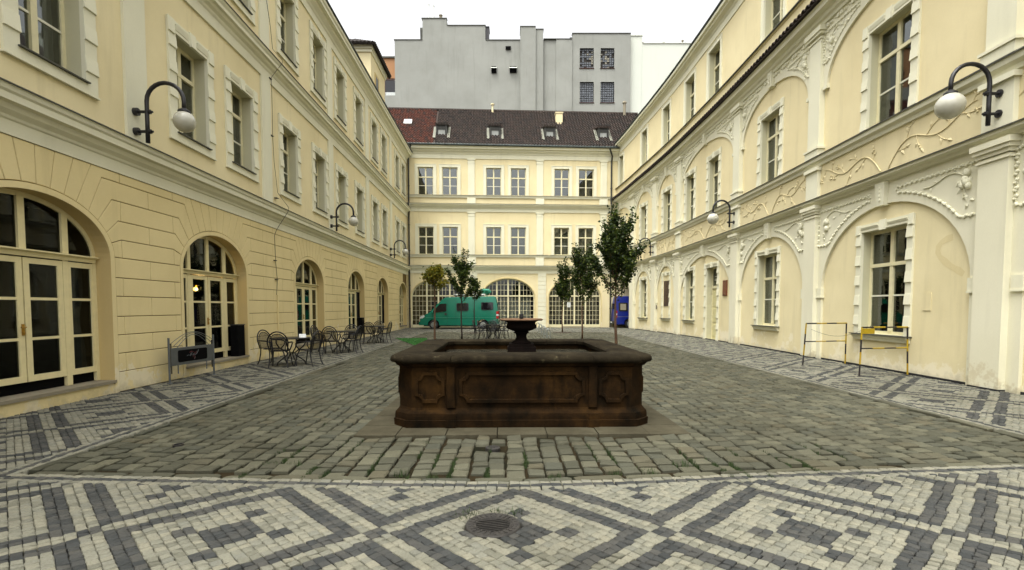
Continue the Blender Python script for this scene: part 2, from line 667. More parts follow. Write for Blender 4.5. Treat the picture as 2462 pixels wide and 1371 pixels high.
def lin(a, b, step):
    n = max(1, int(math.ceil((b - a) / step)))
    return [a + (b - a) * i / n for i in range(n + 1)]


def strip(F, prof, u0, u1, step=1.0, ends=True, close=True):
    """moulding: closed profile [(o, z)...] swept along u"""
    mb = MB()
    us = lin(u0, u1, step)
    n = len(prof)
    vs = [(u, o, z) for u in us for (o, z) in prof]
    fs = []
    for i in range(len(us) - 1):
        for k in range(n if close else n - 1):
            fs.append((i * n + k, (i + 1) * n + k, (i + 1) * n + (k + 1) % n, i * n + (k + 1) % n))
    if ends and close:
        fs += [tuple(range(n)), tuple(range((len(us) - 1) * n + n - 1, (len(us) - 1) * n - 1, -1))]
    mb.add(vs, fs)
    return mb


def ubox(mb, u0, u1, o0, o1, z0, z1, step=1.2):
    us = lin(u0, u1, step)
    vs, fs = [], []
    for u in us:
        vs += [(u, o0, z0), (u, o1, z0), (u, o1, z1), (u, o0, z1)]
    for i in range(len(us) - 1):
        for k in range(4):
            fs.append((i * 4 + k, i * 4 + (k + 1) % 4, (i + 1) * 4 + (k + 1) % 4, (i + 1) * 4 + k))
    fs += [(0, 1, 2, 3), tuple((len(us) - 1) * 4 + k for k in (3, 2, 1, 0))]
    mb.add(vs, fs)
    return mb


def wall_sheet(mb, u0, u1, z0, z1, o, rects=(), arches=(), step=1.2):
    """flat sheet with rectangular holes (u0,u1,z0,z1) and arched holes (uc, half, z0, zspring, rise)"""
    us = set(lin(u0, u1, step))
    zs = {z0, z1}
    holes = []
    for r in rects:
        holes.append(r)
    for (uc, hw, zb, zp, rise) in arches:
        holes.append((uc - hw, uc + hw, zb, zp + rise))
    for h in holes:
        for x in h[:2]:
            if u0 < x < u1:
                us.add(x)
        for z in h[2:]:
            if z0 < z < z1:
                zs.add(z)
    us, zs = sorted(us), sorted(zs)
    for i in range(len(us) - 1):
        for j in range(len(zs) - 1):
            cu, cz = (us[i] + us[i + 1]) / 2, (zs[j] + zs[j + 1]) / 2
            if any(h[0] < cu < h[1] and h[2] < cz < h[3] for h in holes):
                continue
            mb.add([(us[i], o, zs[j]), (us[i + 1], o, zs[j]), (us[i + 1], o, zs[j + 1]), (us[i], o, zs[j + 1])], [(0, 1, 2, 3)])
    for (uc, hw, zb, zp, rise) in arches:
        pts = ell(uc, hw, rise, zp, 28)
        zt = zp + rise
        for i in range(len(pts) - 1):
            a, b = pts[i], pts[i + 1]
            if a[1] >= zt - 1e-6 and b[1] >= zt - 1e-6:
                continue
            mb.add([(a[0], o, a[1]), (b[0], o, b[1]), (b[0], o, zt), (a[0], o, zt)], [(0, 1, 2, 3)])
    return mb


def arch_path(uc, hw, zb, zp, rise, n=28):
    return [(uc + hw, zb)] + ell(uc, hw, rise, zp, n) + [(uc - hw, zb)]


def arch_reveal(mb, uc, hw, zb, zp, rise, o0, o1):
    p = arch_path(uc, hw, zb, zp, rise)
    for i in range(len(p) - 1):
        a, b = p[i], p[i + 1]
        mb.add([(a[0], o0, a[1]), (b[0], o0, b[1]), (b[0], o1, b[1]), (a[0], o1, a[1])], [(0, 1, 2, 3)])
    return mb


def arch_ring(mb, uc, hw, rise, w, wr, zb, zp, o0, o1, n=28):
    """projecting band round an arch, w wide at the sides and wr at the crown"""
    a = arch_path(uc, hw, zb, zp, rise, n)
    b = arch_path(uc, hw + w, zb, zp, rise + wr, n)
    m = len(a)
    vs = [(p[0], o1, p[1]) for p in a] + [(p[0], o1, p[1]) for p in b] + [(p[0], o0, p[1]) for p in a] + [(p[0], o0, p[1]) for p in b]
    fs = []
    for i in range(m - 1):
        fs.append((i, i + 1, m + i + 1, m + i))
        fs.append((i, 2 * m + i, 2 * m + i + 1, i + 1))
        fs.append((m + i, m + i + 1, 3 * m + i + 1, 3 * m + i))
    mb.add(vs, fs)
    return mb


def inset(poly, g):
    """offset a simple polygon inwards by g"""
    n = len(poly)
    A = sum(poly[i][0] * poly[(i + 1) % n][1] - poly[(i + 1) % n][0] * poly[i][1] for i in range(n))
    s = 1 if A > 0 else -1
    out = []
    for i in range(n):
        p0, p1, p2 = Vector(poly[i - 1]), Vector(poly[i]), Vector(poly[(i + 1) % n])
        d1, d2 = (p1 - p0), (p2 - p1)
        if d1.length < 1e-6 or d2.length < 1e-6:
            out.append(tuple(p1))
            continue
        d1.normalize()
        d2.normalize()
        n1, n2 = Vector((-d1.y, d1.x)) * s, Vector((-d2.y, d2.x)) * s
        bis = n1 + n2
        if bis.length < 1e-6:
            out.append(tuple(p1 + n1 * g))
            continue
        k = g / max(0.35, (1 + n1.dot(n2)) / 2) / 2
        q = p1 + bis * k
        out.append((q.x, q.y))
    return out


# ------------------------------------------------------------------ windows and doors (shared meshes, one object per window and per piece)
_WC = {}


def window_meshes(w, h, kind, ts, depth, tr, bar, curtain, thin=False, sill='band', fm='frame'):
    key = (round(w, 2), round(h, 2), kind, ts, depth, tr, bar, curtain, thin, sill, fm)
    if key in _WC:
        return _WC[key]
    hw = w / 2
    pr = 0.045 if kind != 'none' else 0.0
    out = []
    mb = MB()
    zb = -0.16 if (sill == 'band' and kind == 'quoin') else 0.0
    # surround band
    if kind != 'none':
        mb.box(-hw - ts, -hw, -pr, 0.03, zb, h + ts)
        mb.box(hw, hw + ts, -pr, 0.03, zb, h + ts)
        mb.box(-hw, hw, -pr, 0.03, h, h + ts)
        if zb < 0:
            mb.box(-hw, hw, -pr, 0.03, zb, 0)
        if kind == 'flat':
            t2 = 0.035
            mb.box(-hw - ts - t2, -hw - ts, -pr - 0.02, 0.02, 0, h + ts + t2)
            mb.box(hw + ts, hw + ts + t2, -pr - 0.02, 0.02, 0, h + ts + t2)
            mb.box(-hw - ts, hw + ts, -pr - 0.02, 0.02, h + ts, h + ts + t2)
    mb.cur = 1
    d0 = 0.0305 if kind != 'none' else 0.0
    for (a, b) in (((-hw, 0), (-hw, h)), ((-hw, h), (hw, h)), ((hw, h), (hw, 0)), ((hw, 0), (-hw, 0))):
        mb.add([(a[0], d0, a[1]), (b[0], d0, b[1]), (b[0], depth + 0.06, b[1]), (a[0], depth + 0.06, a[1])], [(0, 1, 2, 3)])
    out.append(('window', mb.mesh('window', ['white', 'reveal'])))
    ch = []
    # sash frame
    f = 0.06 if thin else 0.075
    fb = MB()
    y0, y1 = depth, depth + 0.055
    fb.box(-hw, -hw + f, y0, y1, 0, h)
    fb.box(hw - f, hw, y0, y1, 0, h)
    fb.box(-hw + f, hw - f, y0, y1, 0, f)
    fb.box(-hw + f, hw - f, y0, y1, h - f, h)
    zt = h * tr
    th = 0.045
    fb.box(-hw + f, hw - f, y0 - 0.03, y1, zt - th, zt + th)
    m = 0.05 if thin else 0.06
    fb.box(-m, m, y0 - 0.018, y1 - 0.004, f, zt - th)
    fb.box(-m, m, y0 - 0.018, y1 - 0.004, zt + th, h - f)
    fb.cur = 1
    zbz = h * bar
    fb.box(-hw + f, -m, y0 + 0.008, y1 - 0.008, zbz - 0.02, zbz + 0.02)
    fb.box(m, hw - f, y0 + 0.008, y1 - 0.008, zbz - 0.02, zbz + 0.02)
    ch.append(('frame', fb.mesh('frame', [fm, 'frame_w']), None))
    yp = depth + 0.03
    panes = []
    for (xa, xb) in ((-hw + f, -m), (m, hw - f)):
        for (za, zc) in ((f, zbz - 0.02), (zbz + 0.02, zt - th), (zt + th, h - f)):
            panes.append((xa, xb, za, zc))
    for (xa, xb, za, zc) in panes:
        pm = MB()
        t = 0.004 * rnd.uniform(-1, 1)
        pm.box(xa - 0.004, xb + 0.004, yp + t, yp + t + 0.005, za - 0.004, zc + 0.004)
        ch.append(('pane', pm.mesh('pane', 'glass'), None))
    if curtain:
        cm = MB()
        for (xa, xb) in ((-hw + 0.02, -0.05), (0.05, hw - 0.02)):
            n = 18
            vs = []
            for i in range(n + 1):
                x = xa + (xb - xa) * i / n
                y = depth + 0.2 + 0.022 * math.sin(i * 2.1) + 0.01 * math.sin(i * 0.9)
                vs += [(x, y, 0.02), (x, y, h - 0.02)]
            cm.add(vs, [(2 * i, 2 * i + 2, 2 * i + 3, 2 * i + 1) for i in range(n)])
        ch.append(('curtain', cm.mesh('curtain', 'curtain'), None))
    if kind == 'quoin':
        qh = 0.27
        qm = MB()
        x0, x1 = -0.01, ts + 0.008
        qm.add([(x0, 0, 0), (x1, 0, 0), (x1, 0, qh), (x0, 0, qh), (x0 + 0.006, -0.03, 0.012), (x1 - 0.006, -0.03, 0.012), (x1 - 0.006, -0.01, qh - 0.006), (x0 + 0.006, -0.01, qh - 0.006)],
               [(4, 5, 6, 7), (0, 1, 5, 4), (1, 2, 6, 5), (2, 3, 7, 6), (3, 0, 4, 7)])
        qr = qm.mesh('quoin_block', 'white')
        z = h - 0.36
        while z > -0.05:
            ch.append(('quoin_block', qr, Matrix.Translation((hw, -pr, z))))
            ch.append(('quoin_block', qr, Matrix.Translation((-hw - ts, -pr, z))))
            z -= 2 * qh
        km = MB()
        km.add([(-0.1, -pr, h - 0.035), (0.1, -pr, h - 0.035), (0.13, -pr, h + ts + 0.03), (-0.13, -pr, h + ts + 0.03),
                (-0.085, -pr - 0.05, h - 0.035), (0.085, -pr - 0.05, h - 0.035), (0.112, -pr - 0.03, h + ts + 0.02), (-0.112, -pr - 0.03, h + ts + 0.02)],
               [(4, 5, 6, 7), (0, 1, 5, 4), (1, 2, 6, 5), (2, 3, 7, 6), (3, 0, 4, 7)])
        ch.append(('keystone', km.mesh('keystone', 'white'), None))
        for s in (-1, 1):
            lm = MB()
            xa, xb = sorted((s * 0.17, s * (hw + 0.02)))
            lm.add([(xa, -pr, h + 0.06), (xb, -pr, h + 0.06), (xb, -pr, h + ts - 0.07), (xa, -pr, h + ts - 0.07),
                    (xa + 0.01, -pr - 0.012, h + 0.07), (xb - 0.01, -pr - 0.012, h + 0.07), (xb - 0.01, -pr - 0.035, h + ts - 0.075), (xa + 0.01, -pr - 0.035, h + ts - 0.075)],
                   [(4, 5, 6, 7), (0, 1, 5, 4), (1, 2, 6, 5), (2, 3, 7, 6), (3, 0, 4, 7)])
            ch.append(('lintel_panel', lm.mesh('lintel_panel', 'white'), None))
            lm = MB()
            xa, xb = sorted((s * (hw + 0.05), s * (hw + ts + 0.015)))
            lm.add([(xa, -pr, h - 0.06), (xb, -pr, h - 0.06), (xb, -pr, h + ts + 0.012), (xa, -pr, h + ts + 0.012),
                    (xa + 0.01, -pr - 0.035, h - 0.05), (xb - 0.01, -pr - 0.035, h - 0.05), (xb - 0.01, -pr - 0.02, h + ts), (xa + 0.01, -pr - 0.02, h + ts)],
                   [(4, 5, 6, 7), (0, 1, 5, 4), (1, 2, 6, 5), (2, 3, 7, 6), (3, 0, 4, 7)])
            ch.append(('corner_block', lm.mesh('corner_block', 'white'), None))
    if sill == 'band':
        sm = MB()
        sm.box(-hw - 0.04, hw + 0.04, -pr - 0.05, depth, 0.001, 0.022)
        ch.append(('sill', sm.mesh('sill', 'flash'), None))
        if kind == 'quoin':
            bm_ = MB()
            bm_.box(-hw - ts - 0.02, hw + ts + 0.02, -pr - 0.02, 0.01, zb - 0.03, zb - 0.001)
            ch.append(('apron', bm_.mesh('apron', 'white'), None))
    elif sill == 'ledge':
        sm = MB()
        sm.box(-hw - ts - 0.03, hw + ts + 0.03, -0.16, depth, -0.028, -0.002)
        ch.append(('sill', sm.mesh('sill', 'flash'), None))
        bm_ = MB()
        bm_.prism_x([(0.01, -0.03), (-0.13, -0.03), (-0.13, -0.06), (-0.09, -0.1), (-0.06, -0.17), (0.01, -0.17)], -hw - ts + 0.02, hw + ts - 0.02)
        ch.append(('apron', bm_.mesh('apron', 'white'), None))
    out.append(ch)
    _WC[key] = out
    return out


def place_unit(F, parent, u, z, first, kids, off=0.0):
    m = F.frame(u, z)
    m.translation = m.translation - parent.matrix_basis.translation - m.col[1].to_3d() * off
    w = link(first[0], first[1], parent, m)
    for (nm, me, mt) in kids:
        link(nm, me, w, mt)
    return w


def window(F, parent, u, z, w, h, kind='quoin', ts=0.26, depth=0.28, tr=0.7, bar=0.37, curtain=False, thin=False, sill='band', fm='frame', off=0.0):
    first, kids = window_meshes(w, h, kind, ts, depth, tr, bar, curtain, thin, sill, fm)
    return place_unit(F, parent, u, z, first, kids, off)


# ------------------------------------------------------------------ ground
g = MB()
g.box(-600, 600, -600, 900, -1.0, -0.06)
go = g.build('ground', 'joint')
go['kind'] = 'structure'

XR = 6.42


def x_left(y):
    return -4.78 - 0.03 * (y - 4.83)


_FX = [-9, -4.8, -3.1, -1.3, 0.0, 1.0, 2.65, 5.2, 6.5, 11]
_FY = [5.0, 4.83, 4.73, 4.64, 4.61, 4.67, 4.89, 5.12, 5.2, 5.5]


def y_front(x):
    return np.interp(x, _FX, _FY)


Y_BACK = 33.2
BW = 0.21   # width of the three-row border


def yard_dist(x, y):
    """signed distance (positive inside the cobbled yard)"""
    return np.minimum.reduce([x - x_left(y), XR - x, y - y_front(x), Y_BACK - y])


# fountain footprint and drains are kept clear
FC = Vector((0.10, 8.42))
FYAW = math.radians(1.2)
AP = 2.12  # half size of the stone apron


def in_apron(x, y):
    dx, dy = x - FC.x, y - FC.y
    c, s = math.cos(FYAW), math.sin(FYAW)
    lx, ly = dx * c + dy * s, -dx * s + dy * c
    return (np.abs(lx) < AP) & (np.abs(ly) < AP + 0.03)


DRAIN = (-0.14, 3.66, 0.205)
COVER = (-0.22, 5.74, 0.085)

# sett variants: unit cells with ragged corners, 12 vertices each
NV = 24
VAR = np.zeros((2 * NV, 12, 3))
for i in range(2 * NV):
    tight = i >= NV
    base = np.array([(-.5, -.5), (.5, -.5), (.5, .5), (-.5, .5)])
    j = nrs.uniform(-0.045, 0.045, (4, 2)) * (0.6 if tight else 1.0)
    q = base * (0.955 if tight else 0.90) + j
    tilt = nrs.uniform(-0.012, 0.012, 2)
    if not tight:
        q = q * np.array([1.0, 0.98])
    VAR[i, 0:4, :2] = q
    VAR[i, 0:4, 2] = -0.06
    VAR[i, 4:8, :2] = q
    VAR[i, 4:8, 2] = (-0.006 if tight else -0.013) + q @ tilt * (0.5 if tight else 1)
    VAR[i, 8:12, :2] = q * (0.86 if tight else 0.83) + nrs.uniform(-0.03, 0.03, (4, 2))
    VAR[i, 8:12, 2] = -0.001 + q @ tilt * (0.7 if tight else 1.2) + nrs.uniform(-0.002, 0.002, 4)
SF = np.array([(0, 1, 5, 4), (1, 2, 6, 5), (2, 3, 7, 6), (3, 0, 4, 7), (4, 5, 9, 8), (5, 6, 10, 9), (6, 7, 11, 10), (7, 4, 8, 11), (8, 9, 10, 11)])
_sv_mesh = {}


def sett_mesh(vi, mat):
    if (vi, mat) not in _sv_mesh:
        me = bpy.data.meshes.new('sett')
        me.from_pydata([tuple(v) for v in VAR[vi]], [], [tuple(f) for f in SF])
        me.materials.append(M[mat])
        _sv_mesh[(vi, mat)] = me
    return _sv_mesh[(vi, mat)]


def lay(cells, mats, parent, name, n_single=300, zamp=0.006):
    """cells: array (n, 6) cx, cy, angle, width, length, material index. The ones that show largest become single objects."""
    n = len(cells)
    cx, cy, an, w, l = [cells[:, i] for i in range(5)]
    mi = cells[:, 5].astype(int)
    vi = nrs.randint(0, NV, n) + (NV if name == 'sett' else 0)
    dz = nrs.uniform(-zamp, zamp * 0.4, n)
    tint = nrs.uniform(0, 1, n)
    # projected size in the photograph
    fw = cy * math.cos(PITCH) + CAM_H * math.sin(PITCH)
    px = 1231 + 1220 * cx / np.maximum(fw, .1)
    py = 739.5 + 1220 * CAM_H / np.maximum(cy, .1)
    area = w * l * 1220 ** 2 * CAM_H / np.maximum(cy, .1) ** 3
    area[(px < 0) | (px > 2462) | (py > 1371) | (cy < 1)] = 0
    order = np.argsort(-area)
    single = np.zeros(n, bool)
    single[order[:n_single]] = True
    for i in np.where(single)[0]:
        o = link(name, sett_mesh(int(vi[i]), mats[mi[i]]), parent,
                 Matrix.LocRotScale((cx[i], cy[i], dz[i]), Matrix.Rotation(an[i], 3, 'Z').to_quaternion(), (w[i], l[i], 1)))
    r = np.where(~single)[0]
    V = VAR[vi[r]].copy()
    V[:, :, 0] *= w[r][:, None]
    V[:, :, 1] *= l[r][:, None]
    c, s = np.cos(an[r])[:, None], np.sin(an[r])[:, None]
    X = V[:, :, 0] * c - V[:, :, 1] * s + cx[r][:, None]
    Yv = V[:, :, 0] * s + V[:, :, 1] * c + cy[r][:, None]
    Z = V[:, :, 2] + dz[r][:, None]
    co = np.stack([X, Yv, Z], -1).reshape(-1, 3)
    F = (SF[None] + (np.arange(len(r)) * 12)[:, None, None]).reshape(-1, 4)
    me = bpy.data.meshes.new(name)
    me.vertices.add(len(co))
    me.vertices.foreach_set('co', co.ravel())
    me.loops.add(F.size)
    me.loops.foreach_set('vertex_index', F.ravel().astype(np.int32))
    me.polygons.add(len(F))
    me.polygons.foreach_set('loop_start', np.arange(0, F.size, 4, dtype=np.int32))
    me.polygons.foreach_set('loop_total', np.full(len(F), 4, np.int32))
    for m in mats:
        me.materials.append(M[m])
    me.polygons.foreach_set('material_index', np.repeat(mi[r], 9).astype(np.int32))
    at = me.attributes.new('tint', 'FLOAT', 'POINT')
    at.data.foreach_set('value', np.repeat(tint[r], 12).astype(np.float32))
    me.update()
    me.validate()
    o = link(name, me, parent)
    o['kind'] = 'stuff'
    return o


# --- the cobbled yard: columns of granite cobbles running away from the camera
yard = MB()
yard.add([(x_left(4.7), 4.7, 0), (-1.5, 4.55, 0), (0, 4.52, 0), (1.0, 4.58, 0), (2.65, 4.8, 0), (XR, 5.1, 0), (XR, Y_BACK, 0), (x_left(Y_BACK), Y_BACK, 0)], [tuple(range(8))])
for i, v in enumerate(yard.v):
    yard.v[i] = (v[0], v[1], -0.042)
yo = yard.build('cobbled_yard', 'joint')
yo['kind'] = 'structure'
cells = []
JOINTS = []
x = -6.2
col = 0
while x < XR:
    w = 0.19 * rnd.uniform(0.9, 1.1)
    y = 4.4 + rnd.uniform(0, .2)
    drift = rnd.uniform(0, 6.28)
    while y < Y_BACK:
        l = 0.2 * rnd.uniform(0.8, 1.25)
        cxx = x + w / 2 + 0.025 * math.sin(y * 0.5 + 1.0) + 0.008 * math.sin(y * 3 + drift)
        cells.append((cxx, y + l / 2, rnd.gauss(0, 0.04), w * 0.975, (l - 0.028) * 1.0, 0))
        y += l
    JOINTS.append(x)
    x += w
cells = np.array(cells)
d = yard_dist(cells[:, 0], cells[:, 1])
keep = (d > 0.15) & ~in_apron(cells[:, 0], cells[:, 1])
keep &= np.hypot(cells[:, 0] - COVER[0], cells[:, 1] - COVER[1]) > COVER[2] + 0.05
edge = []
for pts_ in ([(float(a), float(y_front(a))) for a in np.linspace(-4.7, XR - 0.05, 24)], [(float(x_left(a)), float(a)) for a in np.linspace(Y_BACK, 4.9, 40)], [(XR, float(a)) for a in np.linspace(5.2, Y_BACK, 40)]):
    for pa, pb in zip(pts_[:-1], pts_[1:]):
        an_ = math.atan2(pb[1] - pa[1], pb[0] - pa[0])
        edge.append(((pa[0] + pb[0]) / 2 - math.sin(an_) * .055, (pa[1] + pb[1]) / 2 + math.cos(an_) * .055, an_, math.hypot(pb[0] - pa[0], pb[1] - pa[1]) * 1.04, .11, 0))
cells = np.concatenate([cells[keep], np.array(edge)])
lay(cells, ['cobble'], yo, 'cobblestone', 300, 0.011)

# --- mosaic pavement: diagonal rows of small setts, pale and slate, in crossing bands
pav = MB()
pav.add([(-12, 0.5, 0), (14, 0.5, 0), (14, 44, 0), (-12, 44, 0)], [(0, 1, 2, 3)])
pav.v = [(v[0], v[1], -0.05 if False else -0.046) for v in pav.v]
po = pav.build('mosaic_pavement', 'joint_pale')
po['kind'] = 'structure'
PER = 2.05 / math.sqrt(2)
NR = 21
RW = PER / NR
X0, Y0 = 0.06 - 1.025, 3.55
DARK = np.zeros((NR, NR), int)
for i in range(NR):
    for j in range(NR):
        bi, bj = i < 6, j < 6
        di = i in (0, 1, 4, 5)
        dj = j in (0, 1, 4, 5)
        if bi and bj:
            DARK[i, j] = 1 if di == dj else 0
        elif bi:
            DARK[i, j] = int(di)
        elif bj:
            DARK[i, j] = int(dj)
        else:
            a, b = i - 6, j - 6
            if 5 <= a <= 9 and 5 <= b <= 9:
                DARK[i, j] = 1
            elif a in (3, 4, 10, 11) and b in (3, 4, 10, 11):
                DARK[i, j] = 1
II, JJ = np.meshgrid(np.arange(-620, 620), np.arange(-620, 620), indexing='ij')
II, JJ = II.ravel(), JJ.ravel()
A = (II + 0.5 - 3) * RW
B = (JJ + 0.5 - 3) * RW
stag = ((II * 7919) % 13) / 13.0 - 0.5
Bs = B + stag * RW * 0.35
CX = X0 + (A + Bs) / math.sqrt(2)
CY = Y0 + (A - Bs) / math.sqrt(2)
wob = 0.01
CX = CX + wob * np.sin(CY * 1.7 + 0.5 * CX)
CY = CY + wob * np.sin(CX * 1.3)
sel = (CY > 2.3) & (CY < 41) & (CX < np.interp(CY, FR.Y, FR.X) - 0.02) & (CX > -7.2249 + HEAD * CY - 0.02 + 0.0)
II, JJ, CX, CY = II[sel], JJ[sel], CX[sel], CY[sel]
dd = yard_dist(CX, CY)
sel = (dd < -BW + 0.01) & (np.hypot(CX - DRAIN[0], CY - DRAIN[1]) > DRAIN[2] - 0.005)
II, JJ, CX, CY = II[sel], JJ[sel], CX[sel], CY[sel]
mcol = DARK[II % NR, JJ % NR]
n = len(CX)
sz = nrs.uniform(0.9, 1.07, (n, 2))
pc = np.stack([CX, CY, np.full(n, PI / 4) + nrs.normal(0, 0.05, n), RW * sz[:, 0], RW * sz[:, 1], mcol], -1)
# the three-row border: pale, slate, pale
bl = []


def border_line(pts, closed=False):
    for k in range(3):
        off = -(0.035 + 0.07 * k)
        for (pa, pb) in zip(pts[:-1], pts[1:]):
            L = math.hypot(pb[0] - pa[0], pb[1] - pa[1])
            m = max(1, int(L / 0.085))
            an = math.atan2(pb[1] - pa[1], pb[0] - pa[0])
            nx, ny = -math.sin(an), math.cos(an)
            for q in range(m):
                t = (q + 0.5 + rnd.uniform(-.1, .1)) / m
                bl.append((pa[0] + (pb[0] - pa[0]) * t + nx * off, pa[1] + (pb[1] - pa[1]) * t + ny * off, an + rnd.gauss(0, .03), L / m, 0.068, 1 if k == 1 else 0))


fx = np.linspace(-4.85, XR + 0.1, 60)
border_line([(float(a), float(y_front(a))) for a in fx])
yy = np.linspace(Y_BACK + 0.1, 4.7, 40)
border_line([(float(x_left(a)), float(a)) for a in yy])
border_line([(XR, 5.1), (XR, Y_BACK + 0.1)])
border_line([(XR + 0.1, Y_BACK), (float(x_left(Y_BACK)) - 0.1, Y_BACK)])
pc = np.concatenate([pc, np.array(bl)])
lay(pc, ['sett_light', 'sett_dark'], po, 'sett', 300, 0.0025)


# grass and weeds in the joints near the front edge
def tufts():
    mb = MB()
    spots = []
    jj = [q for q in JOINTS if -2.6 < q < 3.6]
    run = {q: rnd.random() for q in jj}
    for _ in range(1500):
        q = rnd.choice(jj)
        y = 4.7 + abs(rnd.gauss(0, 0.5))
        x = q + 0.025 * math.sin(y * 0.5 + 1.0) + rnd.gauss(0, .008)
        if run[q] < .45 or (math.sin(y * 5 + q * 40) < 0.0):
            continue
        if not (x_left(y) < x < XR) or in_apron(np.array(x), np.array(y)):
            continue
        spots.append((x, y, rnd.uniform(0.012, 0.026), rnd.randint(6, 12), 0.022))
    for (x, y) in ((-0.31, 3.86), (-0.36, 3.8), (-0.1, 3.9), (0.02, 3.88), (-1.05, 4.85), (-0.77, 4.72), (0.42, 4.75), (1.0, 4.85), (1.32, 4.9), (1.75, 5.1), (-2.2, 5.1), (-2.45, 5.15)):
        for _ in range(3):
            spots.append((x + rnd.gauss(0, .03), y + rnd.gauss(0, .02), rnd.uniform(0.03, 0.05), 12, 0.05))
    for (x, y, h, n, sp) in spots:
        for _ in range(n):
            a = rnd.uniform(0, 6.28)
            bx, by = x + rnd.gauss(0, sp * 0.5), y + rnd.gauss(0, sp * 0.6)
            w = rnd.uniform(0.003, 0.007)
            dx, dy = math.cos(a), math.sin(a)
            mb.add([(bx - dy * w, by + dx * w, -0.035), (bx + dy * w, by - dx * w, -0.035), (bx + dx * h * .5, by + dy * h * .5, h * rnd.uniform(.5, 1))], [(0, 1, 2)])
    o = mb.build('weeds', 'weed')
    o['kind'] = 'stuff'
    tag(o, 'small green weeds and grass growing in the cobble joints before the fountain', 'weeds')


tufts()


# ------------------------------------------------------------------ the rusticated wing
LB = thing('courtyard_wing', 'long cream wing with rusticated ground floor and arched glass doors','building', FL.P(0, 0, 0), 0, 'wings round the courtyard')
LP_ = FL.P
DOORS = [3.1, 8.17, 13.22, 19.56, 25.82, 31.6, 38.06]
DHW, DZP, DRISE = 1.45, 2.5, 0.91
L_U0, L_U1 = -6.0, 40.35
LWIN = [5.2, 8.6, 12.36, 14.67, 17.93, 20.87, 23.67, 26.65, 29.93, 32.3, 36.4, 38.65]
WW, WH = 1.22, 2.18
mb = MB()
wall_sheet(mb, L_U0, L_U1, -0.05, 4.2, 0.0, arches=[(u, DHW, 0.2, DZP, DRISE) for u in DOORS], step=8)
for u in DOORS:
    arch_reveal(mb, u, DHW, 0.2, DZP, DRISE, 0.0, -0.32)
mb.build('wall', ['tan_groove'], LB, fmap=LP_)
for u in DOORS:
    mb = MB()
    arch_reveal(mb, u, DHW - 0.001, 0.2, DZP, DRISE - 0.001, 0.03, -0.3)
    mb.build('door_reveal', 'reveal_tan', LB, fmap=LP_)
mb = MB()
rects = [(u - WW / 2, u + WW / 2, 5.5, 5.5 + WH) for u in LWIN] + [(u - WW / 2, u + WW / 2, 10.06, 10.06 + WH) for u in LWIN]
wall_sheet(mb, L_U0, L_U1, 4.2, 13.5, 0.0, rects=rects, step=8)
mb.build('wall', 'cream', LB, fmap=LP_)

# rusticated blocks
ZC = [0.0, 0.38, 0.73, 1.08, 1.43, 1.81, 2.16, 2.54, 2.88, 3.23, 3.6, 3.95, 4.13]
RI = [0, .245, .50, .74, .99, 1.19, 1.38, 1.49, 1.555]
RA, RB_ = DHW + 0.105, DRISE + 0.105
blocks = []


def ziv(du):
    return DZP + RB_ * math.sqrt(max(0, 1 - (du / RA) ** 2))


def pier_blocks(ua, ub):
    """courses between the arches centred on ua and ub"""
    mid = (ua + ub) / 2
    wide = (ub - ua) > 5.6
    SHORT = 1.75
    LONG = (ub - ua) / 2 if not wide else 2.5
    tops = [(0, 4.13), (.36, 4.13), (.72, 4.13), (1.09, 4.13), (1.32, 3.95), (1.54, 3.60), (1.68, 3.23), (1.745, 2.88), (RA, 2.54)]
    inn = [(d, ziv(d)) for d in RI[:-1]] + [(RA, 2.54)]
    for (uc, s, last) in ((ua, 1, False), (ub, -1, True)):
        for k in range(8):
            arc = [(d, ziv(d)) for d in np.linspace(RI[k], min(RI[k + 1], RA - 0.001), 4)]
            if k < 3:
                poly = arc + [tops[k + 1], tops[k]]
            else:
                zlo, zhi = tops[k + 1][1], tops[k][1]
                ue = SHORT if (k % 2 == 1) else LONG
                poly = arc[:-1] + [inn[k + 1]]
                if k < 7:
                    poly += [tops[k + 1]]
                poly += [(ue, zlo), (ue, zhi)]
                if abs(tops[k][0] - ue) > 0.02 or True:
                    poly += [tops[k]]
            if k >= 3 and abs(poly[-1][0] - poly[-2][0]) < 0.03:
                poly.pop(-1)
            blocks.append([(uc + s * p[0], p[1]) for p in poly])
    edge = RA
    for c in range(len(ZC) - 1):
        z0, z1 = ZC[c], ZC[c + 1]
        # reach of the arch side blocks in this course
        if c >= 7:
            k = {7: 7, 8: 6, 9: 5, 10: 4, 11: 3}[c]
            ue = SHORT if (k % 2 == 1) else LONG
        else:
            ue = LONG if c % 2 == 0 else SHORT
            blocks.append([(ua + edge, z0), (ua + ue, z0), (ua + ue, z1), (ua + edge, z1)])
            blocks.append([(ub - edge, z0), (ub - edge, z1), (ub - ue, z1), (ub - ue, z0)])
        a, b = ua + ue, ub - ue
        if b - a > 0.1:
            m = 1 if b - a < 2.0 else 2
            for q in range(m):
                x0, x1 = a + (b - a) * q / m, a + (b - a) * (q + 1) / m
                blocks.append([(x0, z0), (x1, z0), (x1, z1), (x0, z1)])


for a, b in zip(DOORS[:-1], DOORS[1:]):
    pier_blocks(a, b)
# the end bay by the corner
for c in range(len(ZC) - 1):
    blocks.append([(DOORS[-1] + RA + 0.06, ZC[c]), (L_U1 - 0.05, ZC[c]), (L_U1 - 0.05, ZC[c + 1]), (DOORS[-1] + RA + 0.06, ZC[c + 1])])


